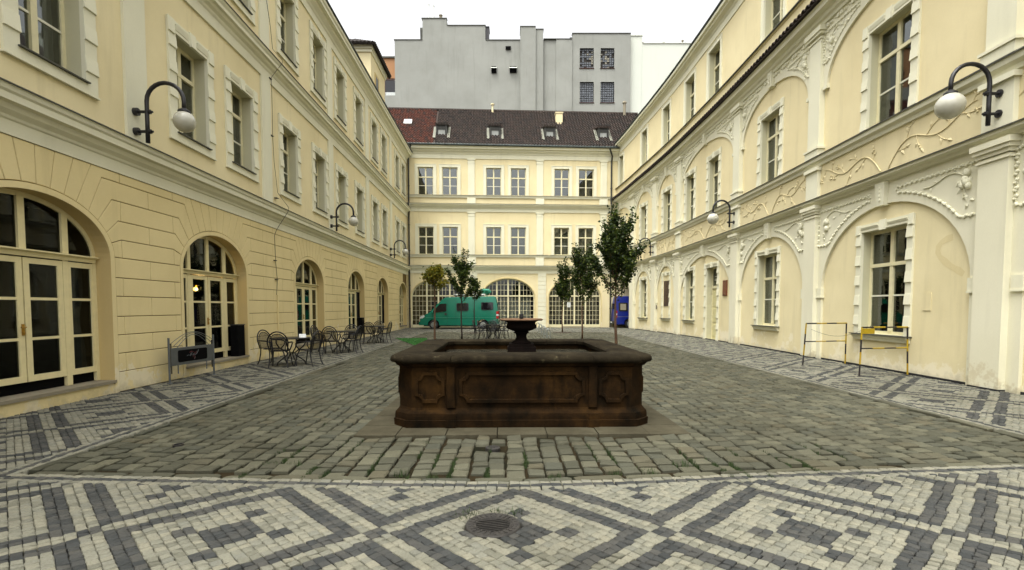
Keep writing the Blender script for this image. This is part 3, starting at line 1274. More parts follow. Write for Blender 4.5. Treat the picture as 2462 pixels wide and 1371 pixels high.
def block_mesh(mb, poly):
    p0 = inset(poly, 0.007)
    p1 = inset(poly, 0.013)
    n = len(poly)
    vs = [(p[0], 0.0, p[1]) for p in p0] + [(p[0], 0.022, p[1]) for p in p0] + [(p[0], 0.03, p[1]) for p in p1]
    fs = [tuple(range(2 * n, 3 * n))]
    for r in range(2):
        fs += [(r * n + i, r * n + (i + 1) % n, (r + 1) * n + (i + 1) % n, (r + 1) * n + i) for i in range(n)]
    mb.add(vs, fs)


def bdist(poly):
    u = sum(p[0] for p in poly) / len(poly)
    return u if u > 6.9 else 100 - u


blocks.sort(key=bdist)
for poly in blocks[:292]:
    mb = MB()
    block_mesh(mb, poly)
    mb.build('stone_block', 'tan', LB, fmap=LP_)
mb = MB()
for poly in blocks[292:]:
    block_mesh(mb, poly)
o = mb.build('stone_block', 'tan', LB, fmap=LP_)
o['kind'] = 'stuff'
for u in DOORS:
    mb = MB()
    arch_ring(mb, u, DHW, DRISE, 0.098, 0.098, 0.0, DZP, 0.0, 0.036)
    o = mb.build('archivolt', 'tan', LB, fmap=LP_)
    mb = MB()
    ubox(mb, u - DHW - 0.02, u + DHW + 0.02, -0.35, 0.05, 0.19, 0.245, 4)
    o = mb.build('door_step', 'stone_sill', LB, fmap=LP_)
    mb = MB()
    ubox(mb, u - DHW, u + DHW, -0.3, 0.012, -0.05, 0.188, 4)
    mb.build('step_riser', 'tan', LB, fmap=LP_)

# cornices
C1 = [(0, 4.13), (0.05, 4.13), (0.05, 4.34), (0.075, 4.36), (0.09, 4.40), (0.16, 4.46), (0.19, 4.53), (0.27, 4.55), (0.27, 4.65), (0.30, 4.68), (0.32, 4.76), (0.0, 4.81)]
strip(FL, C1, L_U0, L_U1, 6).build('cornice', 'white', LB, fmap=LP_)
strip(FL, [(0.0, 4.825), (0.345, 4.775), (0.345, 4.755), (0.325, 4.765), (0.32, 4.762), (0, 4.812)], L_U0, L_U1, 6).build('cornice_flashing', 'flash', LB, fmap=LP_)
C2 = [(0, 8.62), (0.05, 8.62), (0.05, 8.88), (0.08, 8.92), (0.10, 8.97), (0.17, 9.02), (0.2, 9.08), (0.27, 9.1), (0.27, 9.19), (0.31, 9.24), (0.32, 9.3), (0.0, 9.34)]
strip(FL, C2, L_U0, L_U1, 6).build('cornice', 'white', LB, fmap=LP_)
strip(FL, [(0.0, 9.352), (0.345, 9.312), (0.345, 9.29), (0.325, 9.3), (0, 9.342)], L_U0, L_U1, 6).build('cornice_flashing', 'flash', LB, fmap=LP_)
C3 = [(0, 12.7), (0.05, 12.7), (0.05, 12.98), (0.09, 13.02), (0.12, 13.08), (0.24, 13.18), (0.26, 13.26), (0.4, 13.28), (0.4, 13.4), (0.45, 13.44), (0.46, 13.54), (0, 13.56)]
strip(FL, C3, L_U0, L_U1, 6).build('cornice', 'white', LB, fmap=LP_)
strip(FL, [(-0.1, 13.575), (0.5, 13.565), (0.52, 13.6), (0.5, 13.64), (-0.1, 13.7)], L_U0, L_U1, 6).build('gutter', 'gutter', LB, fmap=LP_)
strip(FL, [(-0.1, 13.7), (0.46, 13.645), (-5.0, 17.6), (-5.4, 17.4)], L_U0, L_U1 + 3, 6).build('roof', 'tile_dark', LB, fmap=LP_)
# pilaster strips of both upper storeys
for up in (4.3, 10.45, 16.13, 22.15, 28.2, 34.2):
    for (za, zb) in ((4.83, 8.615), (9.36, 12.695)):
        mb = MB()
        ubox(mb, up - 0.3, up + 0.3, 0.0, 0.055, za, zb)
        mb.build('pilaster', 'white', LB, fmap=LP_)
for i, u in enumerate(LWIN):
    cur = i in (1, 3, 4, 7)
    window(FL, LB, u, 5.5, WW, WH, curtain=cur)
    window(FL, LB, u, 10.06, WW, WH, curtain=(i % 3 == 0))
# closed interior behind the facade
mb = MB()
for (za, zb) in ((0.15, 4.25), (4.32, 8.9), (8.97, 13.4)):
    wall_ = [(-0.45 if za > 4 else -0.5, za), (-5.2, za), (-5.2, zb), (-0.45 if za > 4 else -0.5, zb)]
    for i in (0, 1, 2):
        a, b = wall_[i], wall_[i + 1]
        mb.add([(L_U0, a[0], a[1]), (L_U1, a[0], a[1]), (L_U1, b[0], b[1]), (L_U0, b[0], b[1])], [(0, 1, 2, 3)])
for ue in (L_U0, L_U1):
    mb.add([(ue, -0.05, 0), (ue, -5.25, 0), (ue, -5.25, 17.5), (ue, -0.05, 13.4)], [(0, 1, 2, 3)])
mb.build('interior', 'dark_room', LB, fmap=LP_)


# arched glass doors
def door_meshes():
    y0, y1 = 0.24, 0.30
    ch = []
    fb = MB()
    e = DHW - 0.002
    # outer frame following the arch
    a = arch_path(0, e, 0.25, DZP, DRISE - 0.002)
    b = arch_path(0, e - 0.075, 0.25, DZP, DRISE - 0.077)
    m = len(a)
    vs = [(p[0], y0, p[1]) for p in a] + [(p[0], y0, p[1]) for p in b] + [(p[0], y1, p[1]) for p in a] + [(p[0], y1, p[1]) for p in b]
    fs = []
    for i in range(m - 1):
        fs += [(i, i + 1, m + i + 1, m + i), (m + i, m + i + 1, 3 * m + i + 1, 3 * m + i)]
    fb.add(vs, fs)
    # mullions and transom
    zt0, zt1 = 2.41, 2.52

    def arch_z(x, dr=0.06):
        return DZP + (DRISE - dr) * math.sqrt(max(0, 1 - (x / (e - 0.02)) ** 2))
    for x in (-0.79, 0.0, 0.79):
        fb.box(x - 0.06, x + 0.06, y0 - 0.01, y1 - 0.004, zt1, arch_z(abs(x) + 0.06) + 0.02)
    for x in (-0.79, 0.79):
        fb.box(x - 0.055, x + 0.055, y0 + 0.002, y1 - 0.002, 0.25, zt0)
    first = ('glass_door', fb.mesh('glass_door', 'frame_y'))
    tb = MB()
    tb.prism_x([(y1, zt0), (y0 - 0.02, zt0), (y0 - 0.03, zt0 + 0.06), (y0 - 0.09, zt0 + 0.085), (y0 - 0.09, zt1 - 0.004), (y1, zt1)], -e + 0.03, e - 0.03)
    ch.append(('transom', tb.mesh('transom', 'frame_y'), None))
    # upper panes
    for (xa, xb) in ((-e + 0.07, -0.85), (-0.73, -0.06), (0.06, 0.73), (0.85, e - 0.07)):
        xs = np.linspace(xa, xb, 10)
        poly = [(xb, zt1 - 0.005), (xa, zt1 - 0.005)] + [(float(x), max(zt1, arch_z(float(x), 0.075))) for x in xs]
        pb = MB()
        pb.prism_y(poly, 0.268, 0.274)
        ch.append(('pane', pb.mesh('pane', 'door_glass'), None))

    def leaf(x0, x1, nm, fr):
        lb = MB()
        za, zb = 0.42, 2.39
        lb.box(x0, x0 + fr, y0 + 0.005, y1 - 0.006, za, zb)
        lb.box(x1 - fr, x1, y0 + 0.005, y1 - 0.006, za, zb)
        lb.box(x0 + fr, x1 - fr, y0 + 0.005, y1 - 0.006, za, za + 0.1)
        lb.box(x0 + fr, x1 - fr, y0 + 0.005, y1 - 0.006, zb - 0.09, zb)
        for zz in (1.1, 1.74):
            lb.box(x0 + fr, x1 - fr, y0 + 0.012, y1 - 0.012, zz - 0.022, zz + 0.022)
        ch.append((nm, lb.mesh(nm, 'frame_y'), None))
        for (z0, z1) in ((0.515, 1.08), (1.12, 1.72), (1.76, 2.305)):
            pb = MB()
            pb.box(x0 + fr - 0.004, x1 - fr + 0.004, 0.266, 0.272, z0, z1)
            ch.append(('pane', pb.mesh('pane', 'door_glass'), None))
    leaf(-0.73, -0.012, 'door_leaf', 0.1)
    leaf(0.012, 0.73, 'door_leaf', 0.1)
    leaf(-e + 0.075, -0.85, 'side_light', 0.05)
    leaf(0.85, e - 0.075, 'side_light', 0.05)
    kb = MB()
    kb.box(-e, -0.848, 0.31, 0.34, 0.25, 0.42)
    kb.box(-0.732, 0.732, 0.31, 0.34, 0.25, 0.42)
    kb.box(0.848, e, 0.31, 0.34, 0.25, 0.42)
    ch.append(('kick_board', kb.mesh('kick_board', 'black'), None))
    hb = MB()
    hb.box(-0.065, -0.025, y0 - 0.012, y0 + 0.004, 1.16, 1.34)
    hb.tube([(-0.045, y0 - 0.01, 1.29), (-0.045, y0 - 0.05, 1.29), (-0.13, y0 - 0.055, 1.29)], 0.011, 8)
    hb.lathe([(0.0, -0.02), (0.022, -0.02), (0.022, 0.02), (0.0, 0.02)], (-0.045, y0 - 0.01, 1.2), 10)
    ch.append(('handle', hb.mesh('handle', 'brass'), None))
    return first, ch


DF, DK = door_meshes()
for i, u in enumerate(DOORS):
    w = place_unit(FL, LB, u, 0.0, DF, DK)
# curtains tied back behind the near door and a lit wall lamp inside the next one
mb = MB()
for (uc, wd, s) in ((9.42, 0.42, 1), (8.75, 0.5, 1)):
    n = 20
    vs = []
    for j in range(12):
        z = 0.45 + j * 0.18
        pinch = 1 - 0.65 * math.exp(-((z - 1.35) / 0.35) ** 2) if uc > 9 else 0.5
        for i in range(n + 1):
            t = i / n - 0.5
            vs.append((uc + t * wd * pinch, -0.5 + 0.03 * math.sin(i * 1.7 + j * 0.2), z))
    if uc > 9:
        mb.add(vs, [(j * (n + 1) + i, j * (n + 1) + i + 1, (j + 1) * (n + 1) + i + 1, (j + 1) * (n + 1) + i) for j in range(11) for i in range(n)])
o = mb.build('curtain', 'curtain', LB, fmap=LP_)
# lightning conductor cable with its clips
pts = [(16.2, 11.9), (16.27, 11.05), (16.5, 10.37), (16.62, 9.75)]
mb = MB()
mb.tube([(u, 0.07, z) for u, z in pts] + [(16.62, 0.37, 9.4), (16.6, 0.37, 9.3), (16.46, 0.08, 8.8), (16.5, 0.07, 7.85), (16.48, 0.07, 7.0), (16.55, 0.07, 6.2), (16.75, 0.07, 5.3), (16.85, 0.37, 4.85), (16.8, 0.37, 4.7), (16.6, 0.08, 4.1), (16.5, 0.05, 3.9), (16.53, 0.05, 3.1), (16.63, 0.05, 2.48), (16.55, 0.05, 2.0)], 0.007, 6)
for (u, z) in ((16.5, 7.0), (16.77, 5.12), (16.6, 2.5), (16.53, 3.1), (16.47, 8.75)):
    mb.box(u - 0.12, u + 0.02, 0.0, 0.09, z - 0.012, z + 0.012)
mb.build('lightning_conductor', 'pipe', LB, fmap=LP_)
mb = MB()
mb.tube([(16.62, 0.055, 2.0), (16.62, 0.055, 0.0)], 0.024, 8)
mb.build('cable_pipe', 'tan', LB, fmap=LP_)

# roof turret with a hipped tile roof
mb = MB()
ubox(mb, 29.5, 33.0, -2.6, -0.02, 13.3, 16.1, 10)
tb = mb.build('roof_turret', 'cream', LB, fmap=LP_)
mb = MB()
ubox(mb, 29.35, 33.15, -2.7, 0.1, 16.1, 16.3, 10)
ubox(mb, 29.42, 33.08, -2.7, 0.05, 15.95, 16.1, 10)
mb.build('turret_cornice', 'white', tb, fmap=LP_, org=LB.matrix_basis.translation)
mb = MB()
ubox(mb, 30.35, 31.35, -0.4, -0.015, 13.9, 15.25, 10)
mb.build('turret_window', 'reveal_tan', tb, fmap=lambda u, o, z: LP_(u, o + 0.025, z), org=LB.matrix_basis.translation)
mb = MB()
ubox(mb, 30.55, 31.15, -0.01, 0.014, 13.95, 15.1, 10)
mb.build('turret_pane', 'auto_glass', tb, fmap=LP_, org=LB.matrix_basis.translation)
# its barrel tiles, joined
mb = MB()
ap = (31.25, -1.3, 17.5)
eave = [(29.1, 0.3), (33.4, 0.3), (33.4, -2.9), (29.1, -2.9)]
for s in range(4):
    a, b = eave[s], eave[(s + 1) % 4]
    L = math.hypot(b[0] - a[0], b[1] - a[1])
    nt_ = int(L / 0.2)
    for i in range(nt_):
        t = (i + 0.5) / nt_
        px, py = a[0] + (b[0] - a[0]) * t, a[1] + (b[1] - a[1]) * t
        # each tile line climbs perpendicular to its eave until the hip
        k = 1 - abs(2 * t - 1)
        ex, ey = px + (ap[0] - (a[0] + b[0]) / 2) * k, py + (ap[1] - (a[1] + b[1]) / 2) * k
        ez = 16.28 + (ap[2] - 16.28) * k
        mb.tube([(px, py, 16.28), (px + (ex - px) * .5, py + (ey - py) * .5, 16.28 + (ez - 16.28) * .5), (ex, ey, ez)], [0.1, 0.09, 0.08], 6)
o = mb.build('turret_tiles', 'tile_dark', tb, fmap=LP_, org=LB.matrix_basis.translation)
o['kind'] = 'stuff'
mb = MB()
mb.add([(e[0], e[1], 16.27) for e in eave] + [ap], [(0, 1, 4), (1, 2, 4), (2, 3, 4), (3, 0, 4)])
mb.build('turret_roof', 'tile_dark', tb, fmap=LP_, org=LB.matrix_basis.translation)

# ------------------------------------------------------------------ the back range
BB = thing('courtyard_wing', 'cream range across the courtyard end with paired windows and dark tiled roof', 'building', FB.P(0, 0, 0), 0, 'wings round the courtyard')
BP_ = FB.P
BU0, BU1 = -3.0, B_LEN + 3.0
BWIN = [1.42, 3.3, 6.72, 8.66, 12.1, 14.05]
BARCH = [2.33, 7.86, 13.2]
BHW, BZP, BRI = 2.12, 2.35, 1.55
mb = MB()
wall_sheet(mb, BU0, BU1, -0.05, 4.3, 0.0, arches=[(u, BHW, 0.02, BZP, BRI) for u in BARCH], step=30)
rects = []
for u in BWIN:
    rects += [(u - 0.6, u + 0.6, 5.76, 7.92), (u - 0.6, u + 0.6, 10.38, 12.52)]
wall_sheet(mb, BU0, BU1, 4.3, 14.1, 0.0, rects=rects, step=30)
for u in BARCH:
    arch_reveal(mb, u, BHW, 0.0, BZP, BRI, 0.0, -0.25)
mb.build('wall', 'cream', BB, fmap=BP_)
for i, u in enumerate(BWIN):
    window(FB, BB, u, 5.76, 1.2, 2.16, 'flat', 0.2, 0.1, 0.645, 0.34, curtain=(i >= 2), thin=True, sill='none')
    window(FB, BB, u, 10.38, 1.2, 2.14, 'flat', 0.2, 0.1, 0.645, 0.34, curtain=False, thin=True, sill='none')
for prof, nm, mt in (
        ([(0, 4.29), (0.05, 4.29), (0.05, 4.5), (0.09, 4.53), (0.1, 4.58), (0.2, 4.66), (0.24, 4.76), (0.3, 4.8), (0.31, 4.88), (0, 4.9)], 'cornice', 'white'),
        ([(0, 4.912), (0.33, 4.895), (0.33, 4.87), (0, 4.902)], 'cornice_flashing', 'flash'),
        ([(0, 5.56), (0.08, 5.56), (0.1, 5.66), (0.13, 5.7), (0.13, 5.74), (0, 5.75)], 'string_course', 'white'),
        ([(0, 5.757), (0.15, 5.747), (0.15, 5.73), (0, 5.752)], 'cornice_flashing', 'flash'),
        ([(0, 9.09), (0.05, 9.09), (0.05, 9.32), (0.09, 9.35), (0.1, 9.4), (0.2, 9.48), (0.24, 9.56), (0.3, 9.6), (0.31, 9.67), (0, 9.7)], 'cornice', 'white'),
        ([(0, 9.712), (0.33, 9.69), (0.33, 9.665), (0, 9.702)], 'cornice_flashing', 'flash'),
        ([(0, 10.18), (0.08, 10.18), (0.1, 10.28), (0.13, 10.32), (0.13, 10.36), (0, 10.37)], 'string_course', 'white'),
        ([(0, 10.376), (0.15, 10.367), (0.15, 10.35), (0, 10.372)], 'cornice_flashing', 'flash'),
        ([(0, 13.19), (0.05, 13.19), (0.05, 13.5), (0.09, 13.54), (0.12, 13.62), (0.26, 13.74), (0.28, 13.84), (0.42, 13.87), (0.42, 13.98), (0.47, 14.02), (0.48, 14.1), (0, 14.12)], 'cornice', 'white')):
    strip(FB, prof, BU0 + 2.4, BU1 - 2.4, 40).build(nm, mt, BB, fmap=BP_)
for up in (4.97, 10.36, 15.45):
    for (za, zb, zc) in ((5.765, 9.085, 8.75), (10.385, 13.185, 12.85)):
        mb = MB()
        ubox(mb, up - 0.26, up + 0.26, 0.0, 0.07, za, zb, 9)
        ubox(mb, up - 0.32, up + 0.32, 0.0, 0.1, zb - 0.1, zb - 0.003, 9)
        ubox(mb, up - 0.29, up + 0.29, 0.0, 0.085, zc, zc + 0.05, 9)
        mb.build('pilaster', 'white', BB, fmap=BP_)
        mb = MB()
        ubox(mb, up - 0.33, up + 0.33, 0.0, 0.1, za - 0.85, za - 0.215, 9)
        mb.build('pilaster_pedestal', 'white', BB, fmap=BP_)
for up in (5.1, 10.55):
    z = 0.0
    k = 0
    while z < 4.2:
        mb = MB()
        ubox(mb, up - 0.32, up + 0.32, 0.0, 0.07 if z > 0.3 else 0.09, z + 0.012, z + 0.325, 9)
        mb.build('stone_block', 'white', BB, fmap=BP_)
        z += 0.335
for u in BARCH:
    mb = MB()
    arch_ring(mb, u, BHW, BRI, 0.09, 0.09, 0.02, BZP, 0.0, 0.04)
    mb.build('archivolt', 'tan', BB, fmap=BP_)


def grid_door():
    y0, y1 = 0.16, 0.22
    e = BHW - 0.002
    fb = MB()
    a = arch_path(0, e, 0.05, BZP, BRI - 0.002)
    b = arch_path(0, e - 0.08, 0.05, BZP, BRI - 0.082)
    m = len(a)
    vs = [(p[0], y0, p[1]) for p in a] + [(p[0], y0, p[1]) for p in b] + [(p[0], y1, p[1]) for p in a] + [(p[0], y1, p[1]) for p in b]
    fs = []
    for i in range(m - 1):
        fs += [(i, i + 1, m + i + 1, m + i), (m + i, m + i + 1, 3 * m + i + 1, 3 * m + i)]
    fb.add(vs, fs)

    def az(x):
        return BZP + (BRI - 0.08) * math.sqrt(max(0, 1 - (x / (e - 0.03)) ** 2))
    fb.box(-e, e, y0 - 0.02, y1, 2.47, 2.57)
    fb.box(-e, e, y0, y1, 0.03, 0.24)
    mulls = (-0.9, 0.0, 0.9)
    for x in mulls:
        fb.box(x - 0.06, x + 0.06, y0 - 0.01, y1 - 0.003, 0.24, 2.47)
        fb.box(x - 0.06, x + 0.06, y0 - 0.01, y1 - 0.003, 2.57, az(abs(x) + 0.06))
    first = ('glass_door', fb.mesh('glass_door', 'frame'))
    ch = []
    cols = [(-e + 0.08, -0.96), (-0.84, -0.06), (0.06, 0.84), (0.96, e - 0.08)]
    gb = MB()
    for (xa, xb) in cols:
        n = 4 if xb - xa > 0.9 else 3
        for q in range(1, n):
            x = xa + (xb - xa) * q / n
            gb.box(x - 0.012, x + 0.012, y0 + 0.015, y1 - 0.015, 0.24, 2.47)
            if az(x) > 2.6:
                gb.box(x - 0.012, x + 0.012, y0 + 0.015, y1 - 0.015, 2.57, az(x))
        for q in range(1, 6):
            z = 0.24 + 2.23 * q / 6
            gb.box(xa, xb, y0 + 0.018, y1 - 0.018, z - 0.012, z + 0.012)
        for z in (2.98, 3.4):
            xl = (e - 0.03) * math.sqrt(max(0, 1 - ((z - BZP) / (BRI - 0.08)) ** 2))
            x0, x1 = max(xa, -xl), min(xb, xl)
            if x1 > x0:
                gb.box(x0, x1, y0 + 0.018, y1 - 0.018, z - 0.012, z + 0.012)
    ch.append(('glazing_bars', gb.mesh('glazing_bars', 'frame'), None))
    for (xa, xb) in cols:
        n = 4 if xb - xa > 0.9 else 3
        for q in range(n):
            x0, x1 = xa + (xb - xa) * q / n, xa + (xb - xa) * (q + 1) / n
            for r in range(6):
                z0, z1 = 0.24 + 2.23 * r / 6, 0.24 + 2.23 * (r + 1) / 6
                pb = MB()
                t = rnd.uniform(-.003, .003)
                pb.add([(x0, 0.19 + t, z0), (x1, 0.19 - t, z0), (x1, 0.19 - t, z1), (x0, 0.19 + t, z1)], [(0, 1, 2, 3)])
                ch.append(('pane', pb.mesh('pane', 'glass'), None))
        xs = np.linspace(xa, xb, 8)
        pb = MB()
        pb.prism_y([(xb, 2.57), (xa, 2.57)] + [(float(x), max(2.571, az(float(x)))) for x in xs], 0.19, 0.194)
        ch.append(('fanlight_pane', pb.mesh('fanlight_pane', 'glass'), None))
    return first, ch


GF, GK = grid_door()
for u in BARCH:
    place_unit(FB, BB, u, 0.0, GF, GK)
mb = MB()
for (za, zb) in ((0.02, 4.5), (4.6, 9.2), (9.3, 13.9)):
    for (a, b) in (((-0.45, za), (-3.8, za)), ((-3.8, za), (-3.8, zb)), ((-3.8, zb), (-0.45, zb))):
        mb.add([(BU0, a[0], a[1]), (BU1, a[0], a[1]), (BU1, b[0], b[1]), (BU0, b[0], b[1])], [(0, 1, 2, 3)])
for ue in (BU0, BU1):
    mb.add([(ue, -0.02, 0), (ue, -3.9, 0), (ue, -3.9, 18), (ue, -0.02, 14)], [(0, 1, 2, 3)])
mb.build('interior', 'dark_room', BB, fmap=BP_)
# net curtains behind the glass doors of the middle arch
mb = MB()
for uc in (7.4, 8.3, 9.2):
    vs = []
    for i in range(17):
        u = uc - 0.4 + 0.8 * i / 16
        vs += [(u, -0.4 + 0.02 * math.sin(i * 2.0), 0.3), (u, -0.4 + 0.02 * math.sin(i * 2.0), 2.4)]
    mb.add(vs, [(2 * i, 2 * i + 2, 2 * i + 3, 2 * i + 1) for i in range(16)])
mb.build('curtain', 'curtain', BB, fmap=BP_)
# paper notice on the right-hand glass doors and a stone at their foot
t_ = thing('paper_notice', 'white paper notice taped inside the right-hand glass arch doors', 'notice')
t_.matrix_basis = FB.frame(12.75, 1.62)
mb = MB()
mb.box(-.14, .14, .148, .152, 0, .38)
mb.build('sheet', 'white_plastic', t_)
mb = MB()
for q in range(5):
    mb.box(-.1, .1 - .03 * (q % 2), .145, .1475, .06 + .06 * q, .075 + .06 * q)
mb.build('print', 'pipe', t_)
mb = MB()
ubox(mb, 12.2, 13.9, 0.02, .5, -.05, .1, 9)
mb.build('door_step', 'stone_sill', BB, fmap=BP_)
# gutter, downpipes
mb = MB()
mb.tube([(-0.4, 0.52, 14.14), (B_LEN + 0.4, 0.52, 14.1)], 0.085, 10)
mb.build('gutter', 'gutter', BB, fmap=BP_)
for (u, nm) in ((0.12, 0), (B_LEN - 0.12, 1)):
    mb = MB()
    top = [(u + (0.25 if nm == 0 else -0.25), 0.5, 14.05), (u, 0.3, 13.5), (u, 0.12, 13.1)]
    mb.tube([(a, b, c) for a, b, c in top] + [(u, 0.12, 9.8), (u, 0.4, 9.65), (u, 0.4, 9.4), (u, 0.13, 9.0), (u, 0.13, 5.0), (u, 0.4, 4.85), (u, 0.4, 4.6), (u, 0.13, 4.25), (u, 0.13, 0.02)], 0.065, 8)
    for z in (1.5, 3.3, 6.0, 8.0, 11.0):
        mb.tube([(u, 0.12, z), (u, 0.12, z + 0.06)], 0.085, 8)
    mb.build('downpipe', 'pipe', BB, fmap=BP_)
# the tiled roof: courses of curved tiles as real relief, joined
RZ0, RZ1, RO0, RO1 = 14.12, 18.2, 0.5, -3.5


def roof_pt(u, t, lift=0.0):
    return (u, RO0 + (RO1 - RO0) * t + lift * 0.7, RZ0 + (RZ1 - RZ0) * t + lift * 0.7)


def roof_tiles(u0, u1, name, mat):
    tw, ncourse = 0.23, 22
    nu = int((u1 - u0) / tw)
    V, F, T = [], [], []
    for c in range(ncourse):
        for q in range(nu):
            ub = u0 + q * tw
            t0, t1 = c / ncourse, (c + 1.12) / ncourse
            tint = rnd.random()
            j = rnd.uniform(-.008, .008)
            o_ = len(V)
            for (t, l) in ((t0, 0.075), (t1, 0.01)):
                for (k, h) in ((0.0, 0.0), (0.22, 0.07), (0.45, 0.085), (0.68, 0.035), (1.0, 0.0)):
                    V.append(roof_pt(ub + k * tw + 0.001, t, l + h + j))
                    T.append(tint)
            for k in range(5):
                V.append(roof_pt(ub + (0, .22, .45, .68, 1)[k] * tw + .001, t0, 0.0))
                T.append(tint)
            F += [(o_ + k, o_ + k + 1, o_ + 6 + k, o_ + 5 + k) for k in range(4)]
            F += [(o_ + 10 + k, o_ + 11 + k, o_ + k + 1, o_ + k) for k in range(4)]
    me = bpy.data.meshes.new(name)
    org = BB.location
    me.from_pydata([tuple(Vector(BP_(*v)) - org) for v in V], [], F)
    me.materials.append(M[mat])
    a = me.attributes.new('tint', 'FLOAT', 'POINT')
    a.data.foreach_set('value', T)
    o = link(name, me, BB)
    o['kind'] = 'stuff'
    return o


roof_tiles(-3.0, 2.2, 'roof_tiles', 'tile_red')
roof_tiles(2.2, B_LEN + 3, 'roof_tiles', 'tile_dark')
mb = MB()
mb.add([roof_pt(BU0, 0, -.02), roof_pt(BU1, 0, -.02), roof_pt(BU1, 1, -.02), roof_pt(BU0, 1, -.02)], [(0, 1, 2, 3)])
mb.add([(BU0, RO1, RZ1), (BU1, RO1, RZ1), (BU1, RO1 - 0.2, 13), (BU0, RO1 - 0.2, 13)], [(0, 1, 2, 3)])
mb.build('roof', 'tile_dark', BB, fmap=BP_)
mb = MB()
mb.tube([(BU0, RO1, RZ1 + 0.03), (BU1, RO1, RZ1 + 0.03)], 0.13, 8)
mb.build('ridge', 'tile_dark', BB, fmap=BP_)


def on_roof(u, t, w, t2, h0, h1, mb):
    """box standing on the slope between t and t2"""
    a, b = roof_pt(u - w / 2, t, h0), roof_pt(u + w / 2, t, h0)
    c, d = roof_pt(u + w / 2, t2, h0), roof_pt(u - w / 2, t2, h0)
    e, f = roof_pt(u - w / 2, t, h1), roof_pt(u + w / 2, t, h1)
    g_, h_ = roof_pt(u + w / 2, t2, h1), roof_pt(u - w / 2, t2, h1)
    mb.add([a, b, c, d, e, f, g_, h_], [(0, 1, 2, 3), (4, 5, 6, 7), (0, 1, 5, 4), (1, 2, 6, 5), (2, 3, 7, 6), (3, 0, 4, 7)])


for u in (2.65, 6.85, 11.2, 15.5):
    z0 = RZ0 + (RZ1 - RZ0) * 0.24
    o0 = RO0 + (RO1 - RO0) * 0.24
    mb = MB()
    ubox(mb, u - 0.42, u - 0.34, o0 - 1.3, o0 + 0.12, z0 - 0.3, z0 + 0.8, 5)
    ubox(mb, u + 0.34, u + 0.42, o0 - 1.3, o0 + 0.12, z0 - 0.3, z0 + 0.8, 5)
    ubox(mb, u - 0.34, u + 0.34, o0 - 1.3, o0 + 0.05, z0 + 0.52, z0 + 0.8, 5)
    dm = mb.build('roof_dormer', 'pipe', BB, fmap=BP_)
    mb = MB()
    ubox(mb, u - 0.33, u + 0.33, o0 - 0.02, o0 + 0.04, z0 + 0.0, z0 + 0.06, 5)
    ubox(mb, u - 0.33, u + 0.33, o0 - 0.02, o0 + 0.04, z0 + 0.46, z0 + 0.52, 5)
    ubox(mb, u - 0.33, u - 0.27, o0 - 0.02, o0 + 0.04, z0 + 0.06, z0 + 0.46, 5)
    ubox(mb, u + 0.27, u + 0.33, o0 - 0.02, o0 + 0.04, z0 + 0.06, z0 + 0.46, 5)
    mb.build('dormer_frame', 'pipe', dm, fmap=BP_, org=BB.location)
    mb = MB()
    ubox(mb, u - 0.27, u + 0.27, o0 - 0.01, o0 + 0.01, z0 + 0.06, z0 + 0.46, 5)
    mb.build('pane', 'curtain', dm, fmap=BP_, org=BB.location)
    mb = MB()
    for s in (-1, 1):
        on_roof(u + s * 0.56, 0.14, 0.2, 0.44, 0.06, 0.13, mb)
    mb.build('dormer_flashing', 'flash_pale', dm, fmap=BP_, org=BB.location)
    mb = MB()
    for q in range(5):
        x = u - 0.42 + 0.21 * q
        mb.tube([(x, o0 + 0.2, z0 + 0.83), (x, o0 - 1.35, z0 + 1.22)], 0.095, 8)
    mb.build('dormer_tiles', 'tile_dark', dm, fmap=BP_, org=BB.location)
mb = MB()
on_roof(-0.15, 0.52, 0.62, 0.64, 0.05, 0.16, mb)
mb.build('roof_light', 'white_plastic', BB, fmap=BP_)
mb = MB()
ubox(mb, 11.9, 12.45, RO0 + (RO1 - RO0) * .62 - .5, RO0 + (RO1 - RO0) * .62, 16.4, 17.6, 5)
ubox(mb, 11.85, 12.5, RO0 + (RO1 - RO0) * .62 - .55, RO0 + (RO1 - RO0) * .62 + .05, 17.6, 17.68, 5)
mb.build('chimney_stub', 'cream', BB, fmap=BP_)
mb = MB()
mb.tube([(6.7, -3.2, 17.6), (6.7, -3.2, 18.6)], 0.08, 8)
mb.tube([(6.7, -3.2, 18.6), (6.7, -3.2, 18.7)], 0.16, 8)
mb.build('vent_pipe', 'cream', BB, fmap=BP_)
mb = MB()
mb.tube([(17.95, -3.2, 17.6), (17.95, -3.2, 19.0)], 0.12, 8)
mb.tube([(17.95, -3.2, 19.0), (17.95, -3.2, 19.15)], [0.2, 0.12], 8)
mb.build('vent_pipe', 'stone_sill', BB, fmap=BP_)


# ------------------------------------------------------------------ the arcaded wing with relief panels
RB = thing('courtyard_wing', 'cream and white wing with blind arches, plaster vine reliefs and lamps on its frieze', 'building', FR.P(2.0, 0, 0), 0, 'wings round the courtyard')
RP = FR.P
R0, R1 = 2.0, 42.9
ARCH = [(6.65, 2.72), (13.18, 2.68), (19.43, 2.46), (26.2, 3.28), (31.93, 1.48), (35.97, 1.52)]
GATE = (40.35, 1.95)
ZSP, RIS = 2.2, 2.05
PIL = [3.2, 9.95, 16.4, 22.33, 29.73, 33.8, 37.95]
